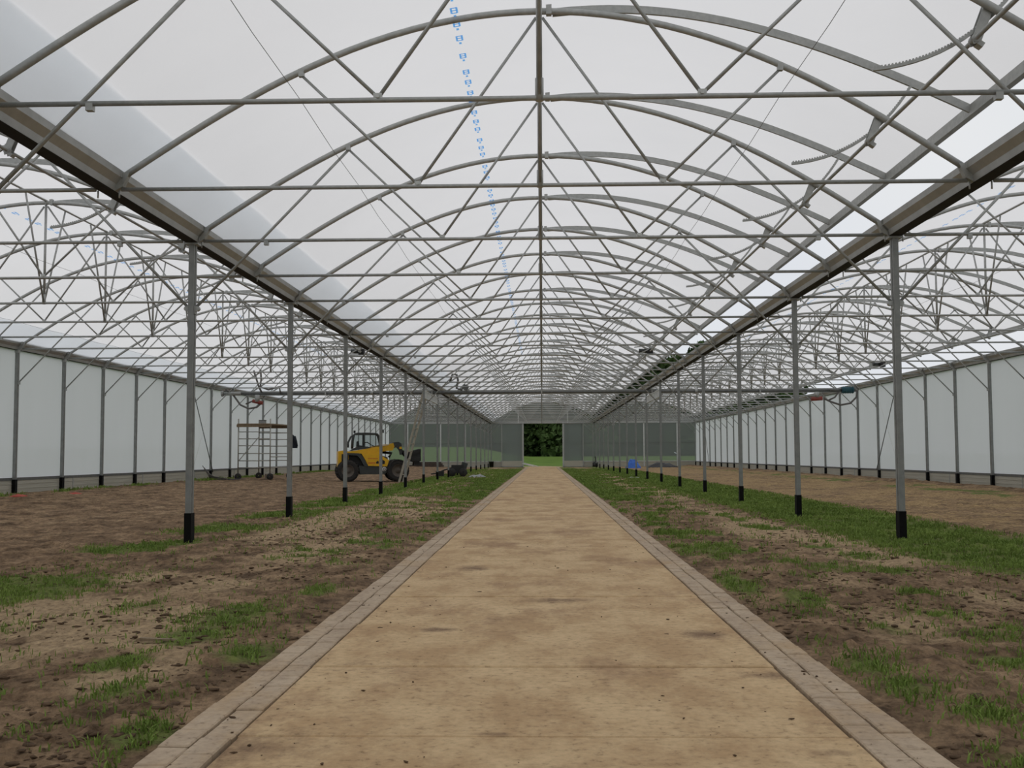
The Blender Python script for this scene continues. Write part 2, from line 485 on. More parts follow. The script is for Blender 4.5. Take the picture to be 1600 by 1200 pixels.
def masks(x, y):
    n1 = fbm(x * 0.9, y * 0.6, 4, 1)
    n2 = fbm(x * 2.4, y * 1.7, 4, 3)
    far = sstep(14, 34, y)
    # sand tracks
    s = band(x, -3.6, -2.75, 0.35) * (0.25 + 0.75 * sstep(0.35, 0.6, n1)) * sstep(4.5, 7, y)
    s = np.maximum(s, band(x, -3.0, -1.6, 0.4) * sstep(0.5, 0.62, n1) * 0.75)
    s = np.maximum(s, band(x, 2.35, 3.25, 0.3) * (0.3 + 0.7 * sstep(0.35, 0.62, n1)) * sstep(8, 10, y))
    s = np.maximum(s, band(x, 1.6, 3.0, 0.4) * sstep(0.55, 0.68, n1) * 0.5)
    s = np.maximum(s, band(x, -11, -5, 0.3) * sstep(0.58, 0.75, fbm(x * 3.0, y * 0.22, 3, 5)) * 0.35)
    s = np.maximum(s, spots(x, y, SANDS) * (0.5 + 0.8 * n2))
    st = band(x, 5.6, 11.2, 0.4) * (0.45 + 0.45 * sstep(0.4, 0.65, fbm(x * 1.4, y * 0.8, 3, 2)))
    # grass
    g = band(x, -4.75, -3.75, 0.3) * sstep(0.44, 0.62, n1 + 0.12 * far) * (0.95)
    g = np.maximum(g, band(x, -1.95, -1.3, 0.25) * sstep(0.55, 0.70, n2 + 0.20 * far) * 0.8)
    g = np.maximum(g, band(x, -2.7, -1.6, 0.3) * sstep(0.62, 0.74, n2 + 0.08 * far) * 0.7)
    g = np.maximum(g, band(x, -3.4, -1.3, 0.3) * far * sstep(0.42, 0.62, n2) * 0.55)
    g = np.maximum(g, band(x, 1.3, 1.85, 0.25) * sstep(0.50, 0.66, n2 + 0.2 * far) * 0.8)
    g = np.maximum(g, band(x, 1.5, 3.2, 0.3) * sstep(0.60, 0.72, n2 + 0.06 * far) * 0.8)
    g = np.maximum(g, band(x, 1.3, 2.3, 0.3) * far * sstep(0.38, 0.6, n2) * 0.75)
    g = np.maximum(g, band(x, 3.55, 5.35, 0.4) * sstep(0.28, 0.46, n1 + 0.12) * sstep(7.5, 11, y + 0.6 * n1))
    near = 0.25 + 0.75 * sstep(7.5, 12, y)
    g = g * np.where((np.abs(x) < 3.3), near, 1.0)
    g = np.maximum(g, np.clip(spots(x, y, CLUMPS) * (0.35 + 1.1 * n2), 0, 1))
    g = np.maximum(g, band(x, 9.6, 10.9, 0.4) * sstep(0.45, 0.62, n1) * 0.8)
    g = np.maximum(g, band(x, -11.9, -11.35, 0.15) * sstep(0.42, 0.58, n1) * 0.7)
    return s, st, g

def relief(x, y):
    d = 0.040 * (fbm(x * 1.7, y * 1.7, 3, 0) - 0.5)
    d = d + 0.075 * np.maximum(0, fbm(x * 7, y * 6, 4, 2, 0.7) - 0.45)
    d = d + 0.055 * np.maximum(0, fbm(x * 19, y * 15, 3, 4, 0.75) - 0.48)
    d = d + 0.02 * (fbm(x * 3.2, y * 0.15, 2, 6) - 0.5) * (np.abs(x) > 4.8)
    return d
def ground_z(x, y):
    s, st, g = masks(x, y)
    z = ground_base(x, y) + relief(x, y) * (1 - 0.55 * s)
    edge = sstep(1.28, 1.55, np.abs(x))
    z = z * edge + (1 - edge) * (-0.012 + 0.02 * (fbm(x * 9, y * 9, 3, 5) - 0.5))
    return np.where(np.abs(x) < 1.27, -0.09, z)

xs = np.unique(np.concatenate([np.arange(-12.3, -4.8, 0.07), np.arange(-4.8, 5.4, 0.03), np.arange(5.4, 12.31, 0.07)]))
ys = [1.6]
while ys[-1] < 87.6: ys.append(ys[-1] + max(0.025, 0.0052 * ys[-1]))
ys = np.array([-2.4, 0.0] + ys)
GX, GY = np.meshgrid(xs, ys)
gx, gy = GX.ravel(), GY.ravel()
gz = ground_z(gx, gy)
me = np_mesh('floor', np.stack([gx, gy, gz], 1), grid_faces(len(ys), len(xs)), M['soil'], True)
for nm, arr in zip(('sand', 'straw', 'grass'), masks(gx, gy)):
    at = me.attributes.new(nm, 'FLOAT', 'POINT')
    at.data.foreach_set('value', arr.astype(np.float32))
floor = tag(obj('floor', me), 'rutted brown soil floor with sandy tracks and grassy strips', 'soil', kind='structure')

# lawn outside (with the earth track continuing out of the doorway)
lx = np.concatenate([np.arange(-200, -20, 12.0), np.arange(-20, 20.1, 1.0), np.arange(32, 200, 12.0)])
ly = np.concatenate([np.arange(-120, 80, 20.0), np.arange(87.6, 140, 1.2), np.arange(150, 300, 25.0)])
LX, LY = np.meshgrid(lx, ly)
LZ = -0.16 + 0.1 * sstep(86, 88, LY)
LZ += sstep(97, 112, LY) * 0.85 + 1.0 * sstep(99, 110, LY) * sstep(-0.6, 6.5, -LX - 0.2 * (LY - 104))
me = np_mesh('lawn', np.stack([LX.ravel(), LY.ravel(), LZ.ravel()], 1), grid_faces(len(ly), len(lx)), M['lawn'], True)
tag(obj('lawn', me), 'bright green lawn rising beyond the open end doorway', 'lawn', kind='structure')
ty = np.linspace(87.7, 99, 30); tx = np.linspace(-1.9, 1.9, 12)
TX, TY = np.meshgrid(tx, ty)
TZ = 0.015 * fbm(TX * 2, TY * 2, 3) - 0.03 - 0.02 * np.abs(TX)
me = np_mesh('earth_track', np.stack([TX.ravel(), TY.ravel(), TZ.ravel()], 1), grid_faces(30, 12), M['soil'], True)
for nm, v in (('sand', 0.8), ('straw', 0.0), ('grass', 0.0)):
    at = me.attributes.new(nm, 'FLOAT', 'POINT'); at.data.foreach_set('value', np.full(len(me.vertices), v, np.float32))
tag(obj('earth_track', me), 'sandy earth track leaving through the end doorway', 'track', kind='structure')

# ------------------------------------------------------------------ concrete path and paver borders
J0, SL = 3.948, 1.281
bed = MB().box(-1.078, 1.078, Y_FRONT, 88.2, -0.085, -0.035)
path = tag(bed.build('concrete_path', M['joint']), 'straight path of sandy concrete slabs down the middle bay', 'path', kind='structure')
def slab_mesh(k):
    m = MB()
    b = 0.006
    g = 0.0055 + 0.003 * random.random()
    x0, x1, y0, y1 = -1.070, 1.070, g, SL - g
    t = 0.0
    m.add([(x0, y0, -0.06), (x1, y0, -0.06), (x1, y1, -0.06), (x0, y1, -0.06),
           (x0, y0, t - b), (x1, y0, t - b), (x1, y1, t - b), (x0, y1, t - b),
           (x0 + b, y0 + b, t), (x1 - b, y0 + b, t), (x1 - b, y1 - b, t), (x0 + b, y1 - b, t)],
          [(0, 1, 5, 4), (1, 2, 6, 5), (2, 3, 7, 6), (3, 0, 4, 7), (4, 5, 9, 8), (5, 6, 10, 9), (6, 7, 11, 10), (7, 4, 8, 11), (8, 9, 10, 11)])
    return m.mesh('slab', M['slab'])
slab_meshes = [slab_mesh(k) for k in range(4)]
for k in range(-5, 66):
    s_ = obj('slab', slab_meshes[k % 4], path, (random.uniform(-.004, .004), J0 + k * SL, random.uniform(-0.004, 0.004)))
    s_.rotation_euler = (random.uniform(-.0012, .0012), random.uniform(-.0012, .0012), 0)

PL, PW = 0.220, 0.111
def paver_mesh():
    m = MB()
    b, g = 0.005, 0.0025
    x0, x1, y0, y1 = -PW / 2 + g, PW / 2 - g, g, PL - g
    m.add([(x0, y0, -0.07), (x1, y0, -0.07), (x1, y1, -0.07), (x0, y1, -0.07),
           (x0, y0, -b), (x1, y0, -b), (x1, y1, -b), (x0, y1, -b),
           (x0 + b, y0 + b, 0), (x1 - b, y0 + b, 0), (x1 - b, y1 - b, 0), (x0 + b, y1 - b, 0)],
          [(0, 1, 5, 4), (1, 2, 6, 5), (2, 3, 7, 6), (3, 0, 4, 7), (4, 5, 9, 8), (5, 6, 10, 9), (6, 7, 11, 10), (7, 4, 8, 11), (8, 9, 10, 11)])
    return m
pv = paver_mesh()
pv_me = pv.mesh('paver', M['paver'])
for sgn, lab in ((-1, 'double row of grey pavers edging the path towards the yellow telehandler'), (1, 'double row of grey pavers edging the path on the side away from telehandler')):
    bd = MB().box(sgn * 1.079, sgn * 1.305, Y_FRONT, 87.6, -0.085, -0.03) if sgn > 0 else MB().box(-1.305, -1.079, Y_FRONT, 87.6, -0.085, -0.03)
    bo = tag(bd.build('paver_border', M['joint']), lab, 'paving', kind='structure')
    rest = MB()
    for r in range(2):
        off = 0.106 * r + 0.03
        for k in range(-20, 405):
            y = 1.9 + off + k * PL
            if y < Y_FRONT or y > 87.3: continue
            x = sgn * (1.079 + PW / 2 + r * (PW + 0.003)) + random.uniform(-.0008, .0008)
            z = random.uniform(-0.003, 0.004)
            if 2.6 < y < 24:
                q = obj('paver', pv_me, bo, (x, y, z))
                q.rotation_euler = (random.uniform(-.012, .012), random.uniform(-.02, .02), random.uniform(-.005, .005))
            else:
                rest.add([(a + x, b_ + y, c + z) for a, b_, c in pv.v], pv.f)
    tag(rest.build('far_pavers', M['paver'], bo), kind='stuff')

# crumbs of soil and clods
def lumps(name, pts, rmin, rmax, mat, flat=0.55):
    base = [(0, 0, 1), (0.894, 0, 0.447), (0.276, 0.851, 0.447), (-0.724, 0.526, 0.447), (-0.724, -0.526, 0.447), (0.276, -0.851, 0.447),
            (0.724, 0.526, -0.447), (-0.276, 0.851, -0.447), (-0.894, 0, -0.447), (-0.276, -0.851, -0.447), (0.724, -0.526, -0.447), (0, 0, -1)]
    fc = [(0, 1, 2), (0, 2, 3), (0, 3, 4), (0, 4, 5), (0, 5, 1), (1, 6, 2), (2, 7, 3), (3, 8, 4), (4, 9, 5), (5, 10, 1),
          (6, 7, 2), (7, 8, 3), (8, 9, 4), (9, 10, 5), (10, 6, 1), (11, 7, 6), (11, 8, 7), (11, 9, 8), (11, 10, 9), (11, 6, 10)]
    base, fc = np.array(base), np.array(fc)
    V, Fc = [], []
    for k, (x, y, z) in enumerate(pts):
        r = rmin + (rmax - rmin) * rng.random() ** 2.5
        sx, sy = r * rng.uniform(0.7, 2.4), r * rng.uniform(0.6, 1.1)
        a = rng.uniform(0, 6.28)
        v = base * (1 + rng.uniform(-0.3, 0.3, (12, 1)))
        v = v * [sx, sy, r * flat]
        v = np.stack([v[:, 0] * math.cos(a) - v[:, 1] * math.sin(a), v[:, 0] * math.sin(a) + v[:, 1] * math.cos(a), v[:, 2]], 1)
        V.append(v + [x, y, z + r * flat * 0.3]); Fc.append(fc + 12 * k)
    return obj(name, np_mesh(name, np.concatenate(V), np.concatenate(Fc), mat, True))
cx_, cy_ = rng.uniform(-4.6, 4.6, 60000), 3.0 + 17 * rng.random(60000) ** 1.7
ok_ = (np.abs(cx_) > 1.33) & (rng.random(60000) < (fbm(cx_ * 1.1, cy_ * 0.9, 3, 7) - 0.3) * 2.4)
cx_, cy_ = cx_[ok_][:9000], cy_[ok_][:9000]
cp = np.stack([cx_, cy_, ground_z(cx_, cy_)], 1)
tag(lumps('soil_clods', cp, 0.005, 0.024, M['clod'], 0.35), 'loose dark soil clods scattered over the ground beside the path', 'soil', kind='stuff')
cp = []
while len(cp) < 260:
    x = rng.uniform(-1.25, 1.25); y = 3.3 + 9 * rng.random() ** 1.4
    if rng.random() > 0.15 + 0.85 * (abs(x) / 1.25) ** 2: continue
    cp.append((x, y, 0.0))
tag(lumps('soil_crumbs', cp, 0.002, 0.009, M['clod'], 0.5), 'small dark crumbs of soil dropped on the concrete slabs', 'soil', kind='stuff')

# grass blades
def blades(name, n, xr, yr, ypow, h, lab, size_far=True):
    X = rng.uniform(xr[0], xr[1], n * 6)
    Y = yr[0] + (yr[1] - yr[0]) * rng.random(n * 6) ** ypow
    _, _, g = masks(X, Y)
    fine = fbm(X * 9, Y * 9, 3, 2)
    keep = rng.random(n * 6) < g * sstep(0.42, 0.62, fine) * 1.0 + 0.05 * sstep(0.56, 0.7, fine) * (np.abs(X) < 4.5)
    keep &= np.abs(X) > 1.34
    X, Y = X[keep][:n], Y[keep][:n]
    k = len(X)
    Z = ground_z(X, Y)
    far = np.clip(Y / 9, 1, 6)
    H = h * rng.uniform(0.45, 1.25, k) * np.clip(far, 1, 1.3)
    W = 0.0032 * rng.uniform(0.7, 1.4, k) * far
    A = rng.uniform(0, 2 * math.pi, k)
    B = rng.uniform(0, 2 * math.pi, k)
    lean = H * rng.uniform(0.25, 1.0, k)
    wx, wy = np.cos(A) * W, np.sin(A) * W
    lx_, ly_ = np.cos(B) * lean, np.sin(B) * lean
    P = np.zeros((k, 5, 3))
    P[:, 0] = np.stack([X - wx, Y - wy, Z - 0.005], 1)
    P[:, 1] = np.stack([X + wx, Y + wy, Z - 0.005], 1)
    P[:, 2] = np.stack([X + lx_ * .35 + wx * .8, Y + ly_ * .35 + wy * .8, Z + H * .62], 1)
    P[:, 3] = np.stack([X + lx_ * .35 - wx * .8, Y + ly_ * .35 - wy * .8, Z + H * .62], 1)
    P[:, 4] = np.stack([X + lx_, Y + ly_, Z + H * .92], 1)
    i = np.arange(k)[:, None] * 5
    tri = np.concatenate([i + [0, 1, 2], i + [0, 2, 3], i + [3, 2, 4]], 0)
    me = np_mesh(name, P.reshape(-1, 3), tri, M['grass'])
    return tag(obj(name, me), lab, 'grass', kind='stuff')
blades('grass', 110000, (-5.2, -1.25), (3.2, 75), 1.9, 0.034, 'patchy short grass and weeds growing between path and telehandler side posts')
blades('grass', 170000, (1.25, 6.0), (3.2, 75), 1.8, 0.036, 'green grass growing between path and the posts opposite the telehandler')
blades('grass', 5000, (-11.9, -11.2), (20, 60), 1.2, 0.06, 'thin grass line growing along the foot of the film wall behind scaffold')

# ------------------------------------------------------------------ arch geometry
_ax = np.array([0, .62, 1.48, 2.22, 2.97, 3.56, 3.92])
_az = np.array([5.085, 5.035, 4.838, 4.545, 4.135, 3.772, 3.53])
_coef = np.polyfit(np.concatenate([-_ax[::-1], _ax]), np.concatenate([_az[::-1], _az]), 6)
def arch_z(x): return float(np.polyval(_coef, x))
VX, VZ = 0.06, 5.10
VROT = math.radians(7.6)
def vent_pt(x, dz=0.0):
    """point of the raised vent half, from its closed position"""
    z = arch_z(x) + dz
    dx, dz_ = x - VX, z - VZ
    return (VX + dx * math.cos(VROT) - dz_ * math.sin(VROT), VZ + dx * math.sin(VROT) + dz_ * math.cos(VROT))
VENT_X = 3.80

RECT = lambda w, h: [(-w / 2, -h / 2), (w / 2, -h / 2), (w / 2, h / 2), (-w / 2, h / 2)]
OVAL = lambda w, h: [(w / 2 * math.cos(a), h / 2 * math.sin(a)) for a in [2 * math.pi * j / 10 for j in range(10)]]

# shared truss part meshes, local to the bay axis
xs_a = np.linspace(-3.9, 3.9, 41)
ME = {}
ME['arch'] = MB().path([(x, 0, arch_z(x)) for x in xs_a], OVAL(0.05, 0.062)).mesh('arch', M['galv'])
ME['tie_beam'] = MB().tube([(-3.88, 0, Z_TIE), (3.88, 0, Z_TIE)], 0.0195, 8).mesh('tie_beam', M['galv'])
ME['king_post'] = MB().tube([(0, 0, Z_TIE), (0, 0, Z_RIDGE)], 0.021, 8).tube([(0, 0, Z_TIE - 0.02), (0, 0, Z_TIE + 0.14)], 0.03, 8).mesh('king_post', M['galv'])
NODE = (2.21, 4.505)
for sg, nm in ((-1, 'l'), (1, 'r')):
    ME['web_in_' + nm] = MB().tube([(sg * 0.03, 0, 5.02), (sg * 1.115, 0, 3.475)], 0.0145, 6).mesh('web', M['galv'])
    ME['web_out_' + nm] = MB().tube([(sg * 1.135, 0, 3.475), (sg * NODE[0], 0, NODE[1])], 0.0145, 6).mesh('web', M['galv'])
    ME['clip_' + nm] = MB().cbox((sg * 1.125, 0, 3.47), (0.06, 0.03, 0.05)).tube([(sg * 1.125, -0.025, 3.475), (sg * 1.125, 0.025, 3.475)], 0.018, 6).mesh('clip', M['white_paint'])
    ME['node_' + nm] = MB().cbox((sg * NODE[0], 0, NODE[1] + 0.02), (0.05, 0.05, 0.07)).mesh('node_clamp', M['galv'])
    ME['brace_' + nm] = MB().tube([(sg * 3.97, 0, 2.665), (sg * (NODE[0] - 0.01), 0, NODE[1])], 0.0165, 8).cbox((sg * 3.15, 0, 3.42), (0.05, 0.05, 0.05)).mesh('knee_brace', M['galv'])
    fm = MB()
    fm.prism([(sg * 3.80, 3.60), (sg * 3.86, 3.47), (sg * 3.93, 3.43), (sg * 3.985, 3.44), (sg * 3.975, 3.52), (sg * 3.90, 3.60)], -0.035, 0.035)
    fm.box(min(sg * 3.86, sg * 3.90), max(sg * 3.86, sg * 3.90), -0.07, 0.07, 3.55, 3.61)
    fm.tube([(sg * 3.90, 0, 3.44), (sg * 3.90, 0, 3.37)], 0.008, 6)
    ME['foot_' + nm] = fm.mesh('arch_foot', M['galv'])
for sg, nm in ((-1, 'n'), (1, 'f')):
    ME['strut_' + nm] = MB().tube([(0, sg * 0.015, Z_TIE + 0.02), (0, sg * 0.72, 5.09)], 0.0165, 6).mesh('ridge_strut', M['galv'])
ME['apex'] = MB().cbox((0.09, 0, 5.09), (0.05, 0.07, 0.09)).mesh('apex_clamp', M['galv'])

SIDE = {-8.0: 'over the bare soil behind the telehandler', 0.0: 'over the concrete path', 8.0: 'over the straw-strewn soil opposite the telehandler'}
for bx in BAYS:
    for n in range(N_FIRST, N_LAST + 1):
        post = n % 2 == 0
        if bx == 0.0:
            braces = ('l', 'r') if post else ()
        elif bx < 0:
            braces = ('l', 'r') if post else ('l',)
        else:
            braces = ('l', 'r') if post else ('r',)
        lab = 'galvanised arched roof truss ' + SIDE[bx] + (', braced to free-standing posts' if post else ', at mid-span between posts')
        if n == N_LAST: lab = 'galvanised arched roof truss against the ribbed end wall, ' + SIDE[bx]
        if n == 13: lab = 'arched roof truss above the dark cross pipe, ' + SIDE[bx]
        t = thing('roof_truss', (bx, FY(n), 0), lab, 'truss', 'trusses ' + SIDE[bx] + (' at the posts' if post else ' between the posts'))
        parts = ['arch', 'tie_beam', 'king_post', 'apex', 'strut_n', 'strut_f']
        for s_ in ('l', 'r'):
            parts += ['web_in_' + s_, 'web_out_' + s_, 'clip_' + s_, 'node_' + s_, 'foot_' + s_]
        parts += ['brace_' + s_ for s_ in braces]
        for pn in parts:
            obj(ME[pn].name.split('.')[0], ME[pn], t)

# ridge beams and wires
for bx in BAYS:
    b = MB().tube([(bx, FY(N_FIRST), 5.115), (bx, Y_END, 5.115)], 0.02, 8).build('ridge_beam', M['galv'])
    tag(b, 'thin steel ridge beam along the roof crest ' + SIDE[bx], 'beam', 'ridge beams')
    for sg in (-1, 1):
        w_ = MB().tube([(bx + sg * 1.68, FY(N_FIRST) + k * SP / 2, 3.475 - 0.02 * (k % 2)) for k in range(0, 2 * (N_LAST - N_FIRST) + 1)], 0.0022, 5)
        tag(w_.build('support_wire', M['galv_dark']), 'thin steel wire lying across the tie beams ' + SIDE[bx], 'wire', 'wires ' + SIDE[bx])

# ------------------------------------------------------------------ gutters
GUT = [(0.140, 3.612), (0.134, 3.552), (0.082, 3.492), (0.070, 3.430)]
GO = GUT + [(-a, z) for a, z in GUT[::-1]]
GI = [(a - 0.006 if a > 0 else a + 0.006, z + 0.006) for a, z in GO]
gprof = GO + GI[::-1]
for gxp, lab in ((-4.0, 'galvanised valley gutter running above the posts beside the telehandler'), (4.0, 'galvanised valley gutter above the posts standing in dense grass'),
                 (-12.05, 'galvanised eaves gutter on top of the film wall behind the scaffold'), (12.05, 'galvanised eaves gutter on the film wall beside straw-strewn soil')):
    m = MB()
    k = len(gprof)
    ysg = [Y_FRONT] + [FY(n) for n in range(-2, 33, 2)]
    vs_ = [(gxp + a, y, z) for y in ysg for a, z in gprof]
    fs_ = [(i * k + j, i * k + (j + 1) % k, (i + 1) * k + (j + 1) % k, (i + 1) * k + j) for i in range(len(ysg) - 1) for j in range(k)]
    fs_ += [tuple(range(k))[::-1], tuple((len(ysg) - 1) * k + j for j in range(k))]
    m.add(vs_, fs_)
    g = tag(m.build('rain_gutter', M['galv_gutter']), lab, 'gutter', 'gutters')
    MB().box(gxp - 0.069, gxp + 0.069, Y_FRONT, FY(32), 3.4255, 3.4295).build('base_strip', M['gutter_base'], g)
    sm = MB()
    so = [(a * 1.03 + (0.003 if a > 0 else -0.003), z - 0.004) for a, z in GO]
    sp = so + [(a, z) for a, z in GO[::-1]]
    for ky in (-0.06, 0.06):
        sm.v += [(a, ky, z) for a, z in sp]
    q = len(sp)
    sm.f += [(j, (j + 1) % q, q + (j + 1) % q, q + j) for j in range(q)]
    sm.s += [False] * q
    sme = sm.mesh('gutter_joint', M['galv'])
    for n in range(0, 33, 2):
        obj('gutter_joint', sme, g, (gxp, FY(n), 0))

# ------------------------------------------------------------------ posts
def post_mesh(z0, z1, w=0.062, d=0.114):
    # C-shaped lipped channel
    m = MB()
    t = 0.006
    pr = [(-w / 2, -d / 2), (w / 2, -d / 2), (w / 2, d / 2), (-w / 2, d / 2)]
    m.add([(x, y, z) for z in (z0, z1) for x, y in pr], [(0, 1, 5, 4), (1, 2, 6, 5), (2, 3, 7, 6), (3, 0, 4, 7), (3, 2, 1, 0), (4, 5, 6, 7)])
    for sx in (-1, 1):       # raised ribs on the faces
        m.box(sx * w / 2 - (0 if sx > 0 else t), sx * w / 2 + (t if sx > 0 else 0), -0.012, 0.012, z0, z1)
    return m
ME['shaft'] = post_mesh(0.30, 3.405).mesh('shaft', M['galv_post'])
ME['boot'] = MB().box(-0.040, 0.040, -0.064, 0.064, -0.05, 0.335).mesh('boot', M['boot'])
ME['head'] = MB().box(-0.075, 0.075, -0.07, 0.07, 3.400, 3.4225).mesh('head_plate', M['galv'])
cl = MB().box(-0.045, 0.045, -0.035, 0.035, 2.60, 2.70)
for sg in (-1, 1): cl.tube([(sg * 0.06, -0.03, 2.665), (sg * 0.06, 0.03, 2.665)], 0.03, 8)
ME['collar'] = cl.mesh('brace_collar', M['galv'])
for px, lab, grp in ((-4.0, 'galvanised free-standing post with black foot, in the row beside the telehandler', 'posts beside the telehandler'),
                     (4.0, 'galvanised free-standing post with black foot, in the row along dense grass', 'posts in the dense grass')):
    for n in range(0, 33, 2):
        t = thing('support_post', (px, FY(n), 0), lab, 'post', grp)
        if px < 0 and n in (12, 14):
            t['label'] = 'galvanised post with black foot carrying lattice girder beside the leaning ladder'
        if n == 32:
            t['label'] = 'galvanised post with black foot touching end wall beside ' + ('the black bin' if px < 0 else 'the bottle-shaped canister')
        for pn in ('shaft', 'boot', 'head', 'collar'):
            obj(ME[pn].name, ME[pn], t)
for sg, lab, grp in ((-1, 'galvanised wall post with black foot, against the film wall behind the scaffold', 'wall posts behind the scaffold'),
                     (1, 'galvanised wall post with black foot, against the film wall beside straw-strewn soil', 'wall posts beside the straw')):
    dz = 0.135 if sg < 0 else 0.06
    sh = post_mesh(0.30 + dz, 3.43, 0.062, 0.10).mesh('shaft', M['galv_post'])
    bt = MB().box(-0.042, 0.042, -0.058, 0.058, dz - 0.1, dz + 0.33).mesh('boot', M['boot'])
    cu = MB().box(-0.042, 0.042, -0.055, 0.055, 3.36, 3.432).mesh('head_cup', M['galv'])
    cw = MB().cbox((-sg * 0.045, 0, 2.665), (0.06, 0.05, 0.07)).mesh('brace_collar', M['galv'])
    for n in range(-1, 33):
        t = thing('wall_post', (sg * WALL_X, FY(n), 0), lab, 'post', grp)
        for me_ in (sh, bt, cu, cw): obj(me_.name.split('.')[0], me_, t)

# ------------------------------------------------------------------ side walls (film, rail, plinth)
def wrinkled_sheet(name, mat, P, Q, nx, nz, nrm, amp, k):
    """grid from P (origin) spanned by Q=(u vector, v vector)"""
    U, V = np.meshgrid(np.linspace(0, 1, nx), np.linspace(0, 1, nz))
    u, v = U.ravel()[:, None], V.ravel()[:, None]
    pts = np.array(P)[None] + u * np.array(Q[0])[None] + v * np.array(Q[1])[None]
    lu, lv = np.linalg.norm(Q[0]), np.linalg.norm(Q[1])
    w = amp * (fbm(u[:, 0] * lu * 1.6, v[:, 0] * lv * 0.5, 4, k) - 0.5)
    pts = pts + w[:, None] * np.array(nrm)[None]
    return np_mesh(name, pts, grid_faces(nz, nx), mat, True)
for sg, nm, lab in ((-1, 'wall_left', 'white translucent film wall behind the scaffold and telehandler'), (1, 'wall_right', 'white translucent film wall beside straw-strewn soil')):
    dz = 0.135 if sg < 0 else 0.06
    zr = dz + 0.335
    xw = sg * (WALL_X + 0.06)
    me = wrinkled_sheet(nm, M['film_wall'], (xw, Y_FRONT, zr), ((0, Y_END - Y_FRONT, 0), (0, 0, 3.425 - zr)), 700, 30, (1, 0, 0), 0.05, 2)
    w = tag(obj(nm, me), lab, 'wall', kind='structure')
    MB().box(xw - 0.03, xw + 0.03, Y_FRONT, Y_END, zr - 0.03, zr + 0.035).build('rail', M['galv_dark'], w)
    pm = MB().box(-0.02, 0.02, 0.012, 2 * SP - 0.012, 0, 0.44)
    for zz in (0.11, 0.22, 0.33): pm.box(-sg * 0.028 if sg > 0 else 0.0, 0.0 if sg > 0 else 0.028, 0.012, 2 * SP - 0.012, zz - 0.004, zz + 0.004)
    pme = pm.mesh('plinth_panel', M['plinth'])
    jme = MB().box(-0.03, 0.03, -0.025, 0.025, 0, 0.44).mesh('plinth_joint', M['galv'])
    for k in range(-2, 17):
        y = FY(2 * k) + 0.75
        if y > Y_END - 0.5: continue
        if y + 2 * SP < Y_END: obj('plinth_panel', pme, w, (xw, y, zr - 0.44))
        else:
            MB().box(xw - 0.02, xw + 0.02, y + 0.012, Y_END, zr - 0.44, zr).build('plinth_panel', M['plinth'], w)
        obj('plinth_joint', jme, w, (xw, y, zr - 0.44))
    # diagonal wind bracing rods
    for n0, n1 in ((13, 14), (29, 30)):
        xa = sg * (WALL_X - 0.07)
        r = thing('wind_brace', (xa, FY(n0), 0.4), 'slanting steel wind-brace rod crossing the film wall ' + ('near the scaffold' if sg < 0 and n0 == 13 else 'near the far end, telehandler side' if sg < 0 else 'beside straw, below the blue motor' if n0 == 13 else 'beside straw, near the far end'), 'brace', 'wind braces')
        y0, y1 = FY(n0) + 0.05, FY(n1) - 0.05
        if n0 == 13: y0, y1 = FY(n0) + 0.05, FY(n0 - 1) + 0.05
        MB().tube([(0, y0 - FY(n0), 0), (0, y1 - FY(n0), 2.95)], 0.016, 6).build('rod', M['galv_dark'], r)
        MB().tube([(0.02, y1 - FY(n0), 0), (0.02, y0 - FY(n0), 2.95)], 0.004, 5).build('cable', M['pale'], r)

